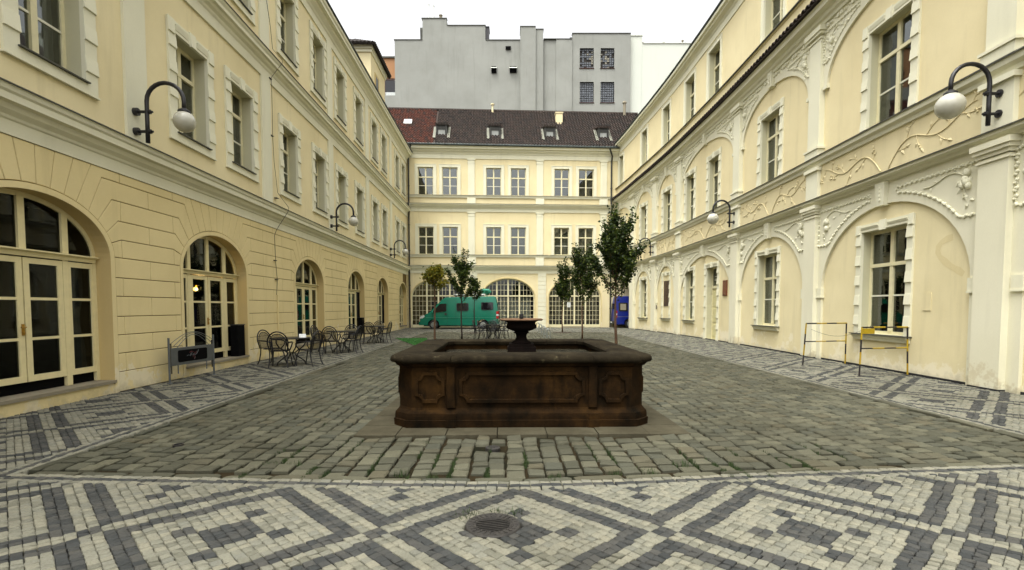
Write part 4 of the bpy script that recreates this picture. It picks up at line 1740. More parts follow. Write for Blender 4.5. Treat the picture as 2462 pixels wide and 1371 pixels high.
# (centre, width) of the openings, ground and first floor
RWG = [(6.65, 1.7), (13.2, 1.7), (19.58, 1.58), (28.22, 1.22), (35.95, 1.14)]
RWU = [(6.65, 1.6), (13.23, 1.55), (19.62, 1.5), (25.18, 1.26), (28.35, 1.2), (31.97, 1.24), (36.1, 1.05), (40.3, 1.0)]
RWT = [(6.65, 1.5), (13.2, 1.5), (19.45, 1.5), (25.2, 1.4), (28.42, 1.3), (32.08, 1.14), (35.95, 1.0), (40.35, 0.8)]
DOORC = (25.18, 1.38, 3.6)
mb = MB()
wall_sheet(mb, R0, R1, -0.05, 4.8, 0.0, arches=[(u, h, -0.05, ZSP, RIS) for u, h in ARCH] + [(GATE[0], GATE[1], -0.05, ZSP, RIS)], step=0.8)
for u, h in ARCH:
    arch_reveal(mb, u, h, -0.05, ZSP, RIS, 0.0, -0.075)
arch_reveal(mb, GATE[0], GATE[1], -0.05, ZSP, RIS, 0.0, -0.45)
for (ua, ub) in zip([2.6] + PIL, PIL + [43.0]):
    if ua < 2.7:
        continue
    uc = (ua + ub) / 2
    for (c, h) in ARCH + [GATE]:
        if ua < c < ub:
            wall_sheet(mb, ua + 0.3, min(ub, R1) - 0.3, 8.36, 10.3, 0.0, arches=[(c, h + 0.02, 8.36, 8.45, 1.42)], step=0.8)
            arch_reveal(mb, c, h + 0.02, 8.36, 8.45, 1.42, 0.0, -0.08)
mb.build('arch_screen', 'white_low', RB, fmap=RP)
mb = MB()
rects = [(u - w / 2, u + w / 2, 0.9, 3.64) for u, w in RWG] + [(DOORC[0] - DOORC[1] / 2, DOORC[0] + DOORC[1] / 2, -0.1, DOORC[2])]
wall_sheet(mb, R0, 38.2, -0.05, 4.4, -0.07, rects=rects, step=0.9)
mb.build('wall', 'cream_low', RB, fmap=RP)
mb = MB()
wall_sheet(mb, R0, R1, 6.2, 10.3, -0.07, rects=[(u - w / 2, u + w / 2, 6.35, 8.92) for u, w in RWU], step=0.9)
mb.build('wall', 'cream', RB, fmap=RP)
mb = MB()
wall_sheet(mb, R0, R1, 11.2, 15.0, 0.0, rects=[(u - w / 2, u + w / 2, 11.85, 14.2) for u, w in RWT], step=0.9)
mb.build('wall', 'cream', RB, fmap=RP)
mb = MB()
wall_sheet(mb, R0, R1, 4.9, 6.15, 0.0, step=0.9)
mb.build('frieze', 'cream_relief', RB, fmap=RP)
# ledges, cornices
strip(FR, [(0, 4.78), (0.09, 4.8), (0.12, 4.86), (0.22, 4.9), (0.23, 4.97), (0, 4.99)], R0, R1, 0.8).build('cornice', 'white', RB, fmap=RP)
strip(FR, [(0, 5.003), (0.26, 4.985), (0.26, 4.962), (0.235, 4.972), (0, 4.993)], R0, R1, 0.8).build('cornice_flashing', 'flash', RB, fmap=RP)
strip(FR, [(-0.06, 6.0), (0.05, 6.02), (0.07, 6.1), (0.15, 6.16), (0.17, 6.28), (-0.06, 6.31)], R0, R1, 0.8).build('window_ledge', 'white', RB, fmap=RP)
strip(FR, [(-0.065, 6.325), (0.2, 6.297), (0.2, 6.27), (0.175, 6.282), (-0.065, 6.313)], R0, R1, 0.8).build('cornice_flashing', 'flash', RB, fmap=RP)
strip(FR, [(0, 10.28), (0.06, 10.28), (0.09, 10.36), (0.16, 10.41), (0.2, 10.5), (0.36, 10.56), (0.38, 10.68), (0.42, 10.72), (0, 10.76)], R0, R1, 0.8).build('cornice', 'white', RB, fmap=RP)
strip(FR, [(0.0, 10.77), (0.12, 10.77), (0.12, 11.6), (0.17, 11.63), (0.17, 11.7), (0.0, 11.71)], R0, R1, 0.8).build('parapet', 'cream', RB, fmap=RP)
strip(FR, [(0, 11.735), (0.24, 11.705), (0.24, 11.67), (0.0, 11.722)], R0, R1, 0.8).build('cornice_flashing', 'flash', RB, fmap=RP)
strip(FR, [(0, 14.52), (0.04, 14.52), (0.04, 14.82), (0.08, 14.86), (0.12, 14.92), (0.3, 15.0), (0.32, 15.08), (0.42, 15.1), (0.43, 15.22), (0, 15.24)], R0, R1, 0.8).build('cornice', 'white', RB, fmap=RP)
strip(FR, [(0, 15.26), (0.46, 15.245), (0.5, 15.3), (0.46, 15.36), (0, 15.4)], R0, R1, 0.8).build('gutter', 'gutter', RB, fmap=RP)
strip(FR, [(0, 15.41), (0.46, 15.37), (-5.5, 19.5), (-5.6, 19.2)], R0, R1 + 2, 0.8).build('roof', 'tile_dark', RB, fmap=RP)
# barrel tiles along the lower eave, one by one
tm = MB()
vs, fs = [], []
for (y, z, r) in ((-0.56, 0.0, 0.105), (-0.14, 0.17, 0.09)):
    for k in range(9):
        t = PI * k / 8
        vs.append((r * math.cos(t), y, z + r * math.sin(t)))
    for k in range(9):
        t = PI * k / 8
        vs.append(((r - 0.018) * math.cos(t), y, z + (r - 0.018) * math.sin(t)))
fs += [(k, k + 1, 19 + k, 18 + k) for k in range(8)] + [(k, 9 + k, 10 + k, k + 1) for k in range(8)] + [(9 + k, 27 + k, 28 + k, 10 + k) for k in range(8)]
tm.add(vs, fs)
tile_me = tm.mesh('roof_tile', 'tile_dark', smooth=False)
u = 9.0
while u < 42.6:
    m = FR.frame(u, 10.79)
    m.translation = m.translation - RB.location
    link('roof_tile', tile_me, RB, m)
    u += 0.245
strip(FR, [(0.1, 10.84), (0.52, 10.76), (0.52, 10.745), (0.1, 10.79)], R0, R1, 0.8).build('tile_batten', 'tile_dark', RB, fmap=RP)
# pilasters
for p in PIL:
    mb = MB()
    ubox(mb, p - 0.325, p + 0.325, 0.0, 0.13, -0.05, 4.5, 2)
    ubox(mb, p - 0.36, p + 0.36, 0.0, 0.16, 4.42, 4.46, 2)
    ubox(mb, p - 0.36, p + 0.36, 0.0, 0.16, 4.52, 4.6, 2)
    ubox(mb, p - 0.4, p + 0.4, 0.0, 0.2, 4.6, 4.68, 2)
    ubox(mb, p - 0.43, p + 0.43, 0.0, 0.23, 4.68, 4.79, 2)
    mb.build('pilaster', 'white_low', RB, fmap=RP)
    mb = MB()
    ubox(mb, p - 0.33, p + 0.33, 0.0, 0.1, 5.01, 5.99, 2)
    ubox(mb, p - 0.38, p + 0.38, 0.0, 0.16, 5.88, 5.985, 2)
    mb.build('frieze_panel', 'white', RB, fmap=RP)
    mb = MB()
    ubox(mb, p - 0.31, p + 0.31, -0.07, 0.1, 6.6, 10.02, 2)
    ubox(mb, p - 0.36, p + 0.36, -0.07, 0.15, 6.33, 6.54, 2)
    ubox(mb, p - 0.4, p + 0.4, -0.07, 0.18, 6.54, 6.6, 2)
    ubox(mb, p - 0.34, p + 0.34, -0.07, 0.13, 9.9, 9.95, 2)
    ubox(mb, p - 0.4, p + 0.4, -0.07, 0.18, 10.02, 10.1, 2)
    ubox(mb, p - 0.45, p + 0.45, -0.07, 0.22, 10.1, 10.25, 2)
    mb.build('pilaster', 'white', RB, fmap=RP)
# imposts and keystones
for u, h in ARCH:
    for s in (-1, 1):
        mb = MB()
        ubox(mb, *sorted((u + s * (h - 0.03), u + s * (h + 0.2))), -0.1, 0.03, 1.93, 2.21, 2)
        ubox(mb, *sorted((u + s * (h - 0.04), u + s * (h + 0.21))), -0.1, 0.04, 1.9, 1.94, 2)
        mb.build('impost', 'white', RB, fmap=RP)
        mb = MB()
        ubox(mb, *sorted((u + s * (h - 0.02), u + s * (h + 0.2))), -0.1, 0.03, 8.3, 8.42, 2)
        mb.build('impost', 'white', RB, fmap=RP)
for (u, h) in ARCH + [GATE]:
    for (za, zb, o1) in ((4.2, 4.785, 0.12), (9.82, 10.7, 0.14)):
        mb = MB()
        vs = [(u - .14, 0, za), (u + .14, 0, za), (u + .2, 0, zb), (u - .2, 0, zb), (u - .125, o1 - .03, za + .01), (u + .125, o1 - .03, za + .01), (u + .185, o1, zb), (u - .185, o1, zb)]
        vs = [(a, b - 0.08 if b == 0 else b, c) for a, b, c in vs]
        mb.add(vs, [(4, 5, 6, 7), (0, 1, 5, 4), (1, 2, 6, 5), (2, 3, 7, 6), (3, 0, 4, 7)])
        # a small leaf drop on the stone
        for q in range(4):
            mb.ball((u, o1 - 0.01, za + 0.15 + 0.1 * q), 0.035, 8, 5, (1, .5, 1.4))
        mb.build('keystone', 'white', RB, fmap=RP)


# plaster reliefs
def leafshape(mb, u, z, ang, L, wd, o0=0.004, h=0.022):
    c, s = math.cos(ang), math.sin(ang)
    pts = [(0, 0, o0), (L * .45, wd, o0), (L, 0, o0), (L * .45, -wd, o0), (L * .4, 0, o0 + h)]
    mb.add([(u + a * c - b * s, o, z + a * s + b * c) for a, b, o in pts], [(0, 1, 4), (1, 2, 4), (2, 3, 4), (3, 0, 4)])


def spandrel(u, h, s, rise, zsp, ztop, zlow, dense, name):
    mb = MB()
    ea, eb = h + 0.24, rise + 0.22
    outer = h + 0.16 if h > 2 else h + 0.1
    outer = min(outer, h + 0.16)
    ea = h + 0.2
    # arc between zlow and ztop
    t_lo = math.asin(min(1, max(-1, (zlow - zsp) / eb)))
    t_hi = math.asin(min(0.985, (ztop - 0.06 - zsp) / eb))
    arc = [(ea * math.cos(t), zsp + eb * math.sin(t)) for t in np.linspace(t_lo, t_hi, 14)]
    right = outer + 0.05
    if arc[0][0] > right - 0.08:
        arc = [(min(a, right - 0.1), b) for a, b in arc]
    fr = arc + [(arc[-1][0], ztop), (right, ztop), (right, zlow)]
    loop = [(u + s * a, 0.012, b) for a, b in fr]
    mb.tube([(p[0], .004, p[2]) for p in loop], 0.016, 6, closed=True)
    # beads on the frame
    for i in range(len(loop)):
        a, b = Vector(loop[i]), Vector(loop[(i + 1) % len(loop)])
        n = int((b - a).length / 0.075)
        for q in range(n):
            p = a + (b - a) * ((q + .5) / max(1, n))
            mb.ball((p.x + .012 * (-1) ** q, 0.012, p.z + .012 * (-1) ** q), 0.036, 6, 5)
    # fruit cluster and scrolls
    cu, cz = right - 0.4 * min(1, h / 2.4), ztop - 0.36
    k = min(1.0, h / 2.4)
    for q in range(9 if not dense else 5):
        a = rnd.uniform(0, 6.28)
        r = abs(rnd.gauss(0, 0.1)) * k
        mb.ball((u + s * (cu + r * math.cos(a)), 0.03, cz + r * 1.5 * math.sin(a)), rnd.uniform(.05, .085) * k, 8, 6, (1, .8, 1.1))
    for q in range(7):
        leafshape(mb, u + s * (cu + rnd.gauss(0, .12) * k), cz + rnd.gauss(0, .16), rnd.uniform(0, 6.28), 0.2 * k, 0.06 * k)
    L = (right - arc[-1][0]) * 0.6
    pts = []
    for q in range(12):
        t = q / 11
        pts.append((u + s * (cu - L * t * 0.8), 0.014, cz + 0.12 + 0.14 * math.sin(t * 5) * (1 - t * .4) + 0.1 * t))
    mb.tube(pts, 0.014, 6)
    for q in range(3, 11, 2):
        leafshape(mb, pts[q][0], pts[q][2], rnd.uniform(0, 6.28), 0.15, 0.035)
    for q in range(4):
        leafshape(mb, u + s * (cu + rnd.gauss(0.04, .03)), cz - 0.2 - .08 * q, -1.2 + rnd.gauss(0, .6), 0.14 * k, 0.04 * k, h=.04)
    if dense:
        for _ in range(46):
            a = rnd.uniform(0.3, right - 0.05)
            z = rnd.uniform(zlow + 0.05, ztop - 0.05)
            if (a / ea) ** 2 + (max(0, z - zsp) / eb) ** 2 < 1.06:
                continue
            leafshape(mb, u + s * a, z, rnd.uniform(0, 6.28), rnd.uniform(.08, .16), rnd.uniform(.025, .045), 0.003, 0.03)
    mb.build(name, 'white', RB, fmap=RP)


for (u, h) in ARCH:
    for s in (-1, 1):
        spandrel(u, h, s, RIS, ZSP, 4.56, 3.5, False, 'relief_panel')
        spandrel(u, h, s, 1.42, 8.45, 10.0, 9.1, True, 'relief_panel')
spandrel(GATE[0], GATE[1], -1, RIS, ZSP, 4.56, 3.5, False, 'relief_panel')
# running ornament under the upper cornice
mb = MB()
u = 8.5
while u < 42.5:
    mb.cur = 0
    q = int(u / 0.17) % 4
    if q in (0, 1):
        ubox(mb, u, u + 0.11, 0.0, 0.05, 10.13, 10.24, 1)
    elif q == 2:
        leafshape(mb, u, 10.18, 0.4, 0.16, 0.05, 0.003, 0.05)
    else:
        mb.ball((u + .06, 0.01, 10.18), 0.055, 6, 5)
    u += 0.17
o = mb.build('running_ornament', 'white', RB, fmap=RP)
o['kind'] = 'stuff'


def vine(u0, u1, seed):
    r = random.Random(seed)
    mb = MB()
    mid = (u0 + u1) / 2
    W_ = (u1 - u0) / 2
    for s in (-1, 1):
        pts = []
        n = 26
        for i in range(n):
            t = i / (n - 1)
            a = 0.14 + t * (W_ - 0.3)
            z = 5.12 + 0.58 * abs(math.sin(t * 2.2 * (1 if W_ > 1.5 else .8))) ** 0.9 + (0.22 * math.sin(t * 7.5) if W_ > 1.2 else 0.1 * math.sin(t * 6))
            z = min(5.86, max(5.1, z))
            pts.append((mid + s * a, 0.012, z))
        mb.tube(pts, [0.014 - 0.006 * i / n for i in range(n)], 6)
        for i in range(3, n, 3):
            p = pts[i]
            d = Vector(pts[min(i + 1, n - 1)]) - Vector(pts[i - 1])
            a0 = math.atan2(d.z, d.x)
            sg = 1 if (i // 3) % 2 else -1
            a1 = a0 + sg * r.uniform(.8, 1.25)
            L = r.uniform(.2, .36)
            tw = []
            x, z = p[0], p[2]
            ok = True
            for q in range(7):
                x += math.cos(a1) * L / 6
                z += math.sin(a1) * L / 6
                a1 -= sg * 0.07
                z = min(5.92, max(5.06, z))
                tw.append((x, 0.01, z))
            mb.tube([p] + tw, 0.008, 5)
            leafshape(mb, tw[-1][0], tw[-1][2], a1, r.uniform(.16, .22), .045, 0.004, .03)
            leafshape(mb, tw[2][0], tw[2][2], a1 + sg * 1.1, r.uniform(.14, .2), .042, 0.004, .03)
            if r.random() < 0.4:
                for _ in range(4):
                    mb.ball((tw[-1][0] + r.gauss(0, .04), 0.01, tw[-1][2] + r.gauss(0, .04)), .026, 6, 4)
    mb.build('vine_relief', 'cream_relief', RB, fmap=RP)


for i, (a, b) in enumerate(zip(PIL[:-1], PIL[1:])):
    if b > 5:
        vine(a + 0.38, b - 0.38, 40 + i)
vine(PIL[-1] + 0.38, R1 - 0.2, 60)

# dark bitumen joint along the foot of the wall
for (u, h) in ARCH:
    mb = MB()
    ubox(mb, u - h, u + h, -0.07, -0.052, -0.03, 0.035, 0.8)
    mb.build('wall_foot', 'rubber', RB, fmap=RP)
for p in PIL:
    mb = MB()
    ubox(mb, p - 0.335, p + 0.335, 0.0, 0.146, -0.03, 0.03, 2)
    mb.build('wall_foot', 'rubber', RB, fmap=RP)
# windows of this wing
for i, (u, w) in enumerate(RWG):
    window(FR, RB, u, 0.9, w, 2.74, 'quoin', 0.2, 0.22, 0.665, 0.37, curtain=(i in (2, 3, 4)), sill='ledge', off=-0.07)
for i, (u, w) in enumerate(RWU):
    window(FR, RB, u, 6.35, w, 2.57, 'quoin', 0.24, 0.22, 0.7, 0.36, curtain=(i in (5, 6)), sill='none', off=-0.07)
for i, (u, w) in enumerate(RWT):
    window(FR, RB, u, 11.85, w, 2.35, 'flat', 0.17, 0.26, 0.66, 0.34, curtain=False, sill='none', thin=True)
# blind window round the plaque
f_, k_ = window_meshes(1.06, 2.72, 'quoin', 0.2, 0.02, 0.665, 0.37, False, False, 'ledge', 'frame')
k_ = [q for q in k_ if q[0] in ('quoin_block', 'keystone', 'lintel_panel', 'corner_block', 'sill', 'apron')]
place_unit(FR, RB, 31.87, 0.94, ('blind_window', f_[1]), k_, -0.07)
# doorway
f_, k_ = window_meshes(DOORC[1], DOORC[2], 'quoin', 0.22, 0.3, 0.72, 0.3, False, False, 'none', 'frame')
k_ = [q for q in k_ if q[0] in ('quoin_block', 'keystone', 'lintel_panel', 'corner_block')]
hw = DOORC[1] / 2
db = MB()
db.box(-hw, -hw + .07, .28, .35, 0, DOORC[2])
db.box(hw - .07, hw, .28, .35, 0, DOORC[2])
db.box(-hw + .07, hw - .07, .28, .35, DOORC[2] - .07, DOORC[2])
db.box(-hw + .07, hw - .07, .25, .35, 2.55, 2.68)
k_.append(('frame', db.mesh('frame', 'frame'), None))
for s in (-1, 1):
    lb = MB()
    x0, x1 = sorted((s * 0.008, s * (hw - .075)))
    lb.box(x0, x1, .3, .34, 0.01, 2.545)
    for (za, zb) in ((0.12, 0.75), (0.86, 1.55), (1.66, 2.42)):
        lb.bbox(x0 + .09, x1 - .09, .28, .3, za, zb, 0.014)
    k_.append(('door_leaf', lb.mesh('door_leaf', 'door_paint'), None))
pb = MB()
pb.box(-hw + .07, hw - .07, .31, .316, 2.68, DOORC[2] - .07)
k_.append(('pane', pb.mesh('pane', 'glass'), None))
tb_ = MB()
for (z, x0, x1) in ((3.12, -.42, .05), (3.0, -.45, .4), (2.94, -.45, .3)):
    x = x0
    while x < x1:
        ww = rnd.uniform(.02, .05)
        tb_.box(x, x + ww, .306, .309, z, z + .035)
        x += ww + .012
k_.append(('glass_lettering', tb_.mesh('glass_lettering', 'frame_w'), None))
hb = MB()
hb.tube([(-.06, .3, 1.1), (-.06, .26, 1.1), (-.16, .255, 1.1)], .012, 6)
hb.box(-.08, -.04, .296, .302, 1.0, 1.2)
k_.append(('handle', hb.mesh('handle', 'brass'), None))
place_unit(FR, RB, DOORC[0], 0.0, ('doorway', f_[1]), k_, -0.07)
mb = MB()
ubox(mb, 11.57, 11.81, -0.07, -0.055, 1.53, 1.94, 2)
mb.build('meter_cover', 'cream_low', RB, fmap=RP)
# closed interior and the vaulted passage behind the gate arch
mb = MB()
for (za, zb, ue) in ((0.02, 4.5, 38.0), (4.9, 10.2, R1), (11.2, 15.0, R1)):
    us = lin(R0, ue, 1.5)
    for (a, b) in (((-0.6, za), (-5.4, za)), ((-5.4, za), (-5.4, zb)), ((-5.4, zb), (-0.6, zb))):
        for i in range(len(us) - 1):
            mb.add([(us[i], a[0], a[1]), (us[i + 1], a[0], a[1]), (us[i + 1], b[0], b[1]), (us[i], b[0], b[1])], [(0, 1, 2, 3)])
for ue in (R0, 38.05, R1):
    mb.add([(ue, -0.1, 0), (ue, -5.45, 0), (ue, -5.45, 19), (ue, -0.1, 15)], [(0, 1, 2, 3)])
mb.build('interior', 'dark_room', RB, fmap=RP)
mb = MB()
p = arch_path(GATE[0], GATE[1] + 0.25, -0.02, ZSP, RIS + 0.15, 20)
for i in range(len(p) - 1):
    a, b = p[i], p[i + 1]
    mb.add([(a[0], -0.4, a[1]), (b[0], -0.4, b[1]), (b[0], -9.0, b[1]), (a[0], -9.0, a[1])], [(0, 1, 2, 3)])
mb.add([(q[0], -9.0, q[1]) for q in p], [tuple(range(len(p)))])
mb.build('passage_vault', 'orange_wall', RB, fmap=RP)
# repainted S-shaped patch inside the near arch
pp = [(11.05, 3.12), (11.2, 3.1), (11.36, 3.04), (11.44, 2.95), (11.45, 2.84), (11.38, 2.72), (11.24, 2.61), (11.1, 2.51), (10.98, 2.44), (10.86, 2.38), (10.74, 2.3)]
mb = MB()
vs = []
for i, p in enumerate(pp):
    d_ = Vector((pp[min(i + 1, len(pp) - 1)][0] - pp[max(i - 1, 0)][0], pp[min(i + 1, len(pp) - 1)][1] - pp[max(i - 1, 0)][1])).normalized()
    w_ = .07 + .012 * math.sin(i * 2.3)
    vs += [(p[0] - d_.y * w_, -0.0675, p[1] + d_.x * w_), (p[0] + d_.y * w_, -0.0675, p[1] - d_.x * w_)]
mb.add(vs, [(2 * i, 2 * i + 1, 2 * i + 3, 2 * i + 2) for i in range(len(pp) - 1)])
mb.build('repaired_patch', 'patch', RB, fmap=RP)
# antenna rod on the roof
mb = MB()
mb.tube([(22.2, 0.0, 15.2), (22.2, 0.0, 17.6)], 0.018, 6)
mb.build('antenna_rod', 'pipe', RB, fmap=RP)


# things fixed to the walls
def on_wall(F, u, z, name, label, cat, group=None):
    m = F.frame(u, z)
    t = thing(name, label, cat, group=group)
    t.matrix_basis = m
    return t


t = on_wall(FR, 31.83, 1.7, 'memorial_plaque', 'tall dark bronze plaque of raised lettering inside the blind window frame', 'plaque')
mb = MB()
mb.bbox(-.43, .43, .035, .07, 0, 1.6, .012)
mb.build('plate', 'plate', t)
mb = MB()
for r in range(22):
    x = -.36
    z = 1.5 - r * .066
    ln = rnd.uniform(.2, .7)
    while x < -.36 + ln:
        ww = rnd.uniform(.02, .06)
        mb.box(x, x + ww, .029, .036, z, z + .03)
        x += ww + .016
mb.build('lettering', 'plate_txt', t)
t = on_wall(FR, 23.58, 2.14, 'name_plate', 'reddish brown rectangular plate on the wall between the doorway and a pilaster', 'sign')
mb = MB()
mb.bbox(-.23, .23, .02, .07, 0, .72, .012)
mb.build('plate', 'brown_plate', t)
mb = MB()
mb.box(-.2, .2, .016, .021, .04, .055)
mb.box(-.2, .2, .016, .021, .665, .68)
mb.build('border', 'plate_txt', t)
t = on_wall(FR, 33.37, 1.52, 'doorbell', 'small dark entry panel on the wall beside the blind window', 'doorbell')
mb = MB()
mb.bbox(-.055, .055, -.03, 0.0, 0, .25, .008)
mb.build('panel', 'plate', t)
mb = MB()
for z in (.06, .11, .16):
    mb.box(-.02, .02, -.036, -.029, z, z + .025)
mb.build('button', 'galv', t)


def make_lamp(F, u, z, label, gr=.2):
    t = on_wall(F, u, z, 'wall_lamp', label, 'lamp', 'wall lamps round the courtyard')
    mb = MB()
    pts = [(0, -.3, 0), (0, -.3, .4), (0, -.3, .8)]
    for q in range(1, 13):
        a = PI - PI * q / 12
        pts.append((0, -.66 - .36 * math.cos(a), .8 + .36 * math.sin(a)))
    pts.append((0, -1.02, .64))
    mb.tube(pts, .039, 12)
    mb.build('arm', 'iron', t, smooth=True)
    for zz in (.22, .6):
        mb = MB()
        mb.tube([(0, -.02, zz), (0, -.13, zz)], .075, 12)
        mb.tube([(0, -.13, zz), (0, -.3, zz)], .03, 8)
        mb.tube([(0, -.33, zz), (0, -.37, zz)], .045, 10)
        mb.tube([(0, -.37, zz), (0, -.41, zz)], .022, 8)
        mb.build('bracket', 'iron', t)
    mb = MB()
    mb.lathe([(.035, .68), (.06, .66), (.11, .625), (.115, .6), (0.0, .6)], (0, -1.02, 0), 20)
    mb.build('cap', 'iron', t)
    mb = MB()
    mb.ball((0, -1.02, .615 - gr), gr, 24, 16)
    mb.build('globe', 'globe', t, smooth=True)
    return t


make_lamp(FL, 10.35, 4.84, 'nearest globe lamp on the rusticated wing, beside the close quoined window')
make_lamp(FL, 21.95, 4.84, 'middle globe lamp on the rusticated wing, above the cafe chairs')
make_lamp(FL, 33.8, 4.84, 'farthest globe lamp on the rusticated wing, by the corner downpipe')
make_lamp(FR, 9.9, 5.08, 'big nearest globe lamp on the frieze of the arcaded wing', .24)
make_lamp(FR, 22.4, 5.1, 'middle globe lamp on the frieze of the arcaded wing, over the door bay', .24)
make_lamp(FR, 33.85, 5.1, 'farthest globe lamp on the arcaded wing, next to the tallest tree', .24)

# black boxes and screens in the doorways
for (u, o0, o1, w, z0, h, lab) in ((14.35, -.2, .0, .38, .246, .86, 'plain black box on the step of the arched door behind the cafe tables'),
                                   (26.98, -.2, .02, .4, .246, .8, 'short black box on the step of a farther arched door')):
    m = FL.frame(u, z0)
    t = thing('planter_box', lab, 'box')
    t.matrix_basis = m
    mb = MB()
    mb.box(-w / 2, w / 2, -o1, -o0, 0, h)
    mb.build('body', 'black', t)
    mb = MB()
    mb.box(-w / 2 - .012, w / 2 + .012, -o1 - .012, -o0 + .012, h, h + .025)
    mb.build('rim', 'iron', t)
for (u, lab) in ((26.9, 'tall black panel standing in the arched doorway above the short black box'), (32.6, 'tall black panel in the second farthest arched doorway')):
    m = FL.frame(u, 0.9)
    t = thing('door_screen', lab, 'panel')
    t.matrix_basis = m
    mb = MB()
    mb.box(-.2, .2, .19, .225, 0.14 if u < 30 else -.3, 1.5)
    mb.build('panel', 'black', t)
    mb = MB()
    for x in (-.215, .2):
        mb.box(x, x + .015, .185, .23, 0.14 if u < 30 else -.3, 1.5)
    mb.build('edge_rail', 'iron', t)


# ------------------------------------------------------------------ buildings behind
GB = thing('office_block', 'tall gray rendered blank-walled building rising behind the tiled roof', 'building', (0, 45, 0))
GY = 45.0
prof = [(-11.6, 12), (10.25, 12), (10.25, 25.15), (5.22, 25.2), (5.22, 24.66), (2.7, 24.6), (-2.3, 24.63), (-2.3, 25.85), (-5.63, 25.87), (-5.67, 26.45), (-7.72, 26.45), (-7.72, 24.65), (-10.14, 24.65), (-10.14, 20.0), (-11.6, 19.98)]
holes = [(5.86, 7.06, 22.29, 23.97), (7.66, 8.84, 22.29, 23.97), (5.88, 7.08, 19.37, 21.12), (7.68, 8.86, 19.37, 21.12)]


def poly_top(x):
    for (a, b, zt) in ((-11.6, -10.14, 19.98), (-10.14, -7.72, 24.65), (-7.72, -5.65, 26.45), (-5.65, -2.3, 25.86), (-2.3, 2.7, 24.62), (2.7, 5.22, 24.62), (5.22, 10.25, 25.18)):
        if a <= x <= b:
            return zt
    return 24


mb = MB()
segs = [(-11.6, -10.14, 19.98, 47), (-10.14, -7.72, 24.65, 55), (-7.72, -5.65, 26.45, 47.5), (-5.65, -2.3, 25.86, 55), (-2.3, 5.22, 24.62, 55), (5.22, 10.25, 25.18, 55)]
for (a, b, zt, yb) in segs:
    hs = [(h[0], h[1], h[2], h[3]) for h in holes if a < h[0] < b]
    sub = MB()
    wall_sheet(sub, a, b, 12, zt, 0, rects=hs, step=50)
    mb.add([(v[0], GY, v[2]) for v in sub.v], sub.f)
    mb.add([(a, GY, 12), (a, yb, 12), (a, yb, zt), (a, GY, zt)], [(0, 1, 2, 3)])
    mb.add([(b, GY, 12), (b, yb, 12), (b, yb, zt), (b, GY, zt)], [(0, 1, 2, 3)])
    mb.add([(a, GY, zt), (b, GY, zt), (b, yb, zt), (a, yb, zt)], [(0, 1, 2, 3)])
    mb.add([(a, yb, 12), (b, yb, 12), (b, yb, zt), (a, yb, zt)], [(0, 1, 2, 3)])
mb.v = [(v[0], v[1] - 45, v[2]) for v in mb.v]
mb.build('wall', 'gray_wall', GB)
for (a, b, zt, dy) in ((0.72, 2.03, 25.53, .45), (2.034, 2.68, 25.38, .3)):
    mb = MB()
    mb.box(a, b, -dy, 1.0, 12, zt)
    mb.build('chimney_breast', 'gray_wall', GB)
    mb = MB()
    mb.box(a - .04, b + .04 if a > 2 else b + .002, -dy - .04, 1.04, zt + .002, zt + .06)
    mb.build('capping', 'flash', GB)
mb = MB()
mb.box(3.8, 5.2, -.1, .5, 12, 24.66)
mb.build('wall_strip', 'gray_wall', GB)
for (a, b, zt) in ((-10.2, -7.74, 24.65), (-7.8, -5.6, 26.45), (-5.6, -2.26, 25.86), (-2.25, .7, 24.63), (2.72, 5.2, 24.67), (5.18, 10.26, 25.19)):
    mb = MB()
    mb.box(a, b, -.05 if b != 5.2 else -.14, .4, zt + .003, zt + .06)
    mb.build('capping', 'flash', GB)
for i, (a, b, za, zb) in enumerate(holes):
    mb = MB()
    mb.box(a, b, .2, .24, za, zb)
    w = mb.build('window', 'dark_room', GB)
    mb = MB()
    mb.box(a - .04, b + .04, -.06, .2, za - .05, za - .002)
    mb.build('sill', 'tile_red', w)
    nx, nz = 6, 9
    for pale in (0, 1):
        mb = MB()
        for p in range(nx):
            for q in range(nz):
                isp = i < 2 and rnd.random() < (.3 if q < 8 else .05)
                if int(isp) != pale:
                    continue
                x0, x1 = a + (b - a) * p / nx, a + (b - a) * (p + 1) / nx
                z0, z1 = za + (zb - za) * q / nz, za + (zb - za) * (q + 1) / nz
                mb.bbox(x0 + .014, x1 - .014, .14 + rnd.uniform(0, .012), .2, z0 + .014, z1 - .014, .02)
        if mb.v:
            o = mb.build('glass_blocks', 'glassblock_pale' if pale else 'glassblock', w)
            o['kind'] = 'stuff'
for (a, b, za, zb, hood) in ((-.55, -.1, 23.83, 24.08, False), (-1.78, -1.35, 21.85, 22.4, True), (-.2, .4, 21.88, 22.4, True)):
    mb = MB()
    mb.box(a, b, -.12, 0, za, zb)
    v_ = mb.build('vent', 'black', GB)
    if hood:
        mb = MB()
        mb.add([(a - .03, 0, zb), (b + .03, 0, zb), (b + .03, -.34, zb - .22), (a - .03, -.34, zb - .22), (a - .03, 0, zb - .03), (b + .03, 0, zb - .03), (b + .03, -.34, zb - .25), (a - .03, -.34, zb - .25)],
               [(0, 1, 2, 3), (7, 6, 5, 4), (2, 3, 7, 6), (0, 3, 7, 4), (1, 2, 6, 5)])
        mb.build('hood', 'pale_wall', v_)
for (x, z0, z1, r, mt) in ((-7.27, 26.4, 27.85, .09, 'white_plastic'), (-6.85, 26.4, 27.75, .1, 'white_plastic'), (-6.2, 26.4, 26.95, .13, 'stone_sill')):
    mb = MB()
    mb.tube([(x, .5, z0), (x, .5, z1)], r, 10)
    mb.tube([(x, .5, z1), (x, .5, z1 + .06)], r * 1.25, 10)
    mb.build('flue', mt, GB)
mb = MB()
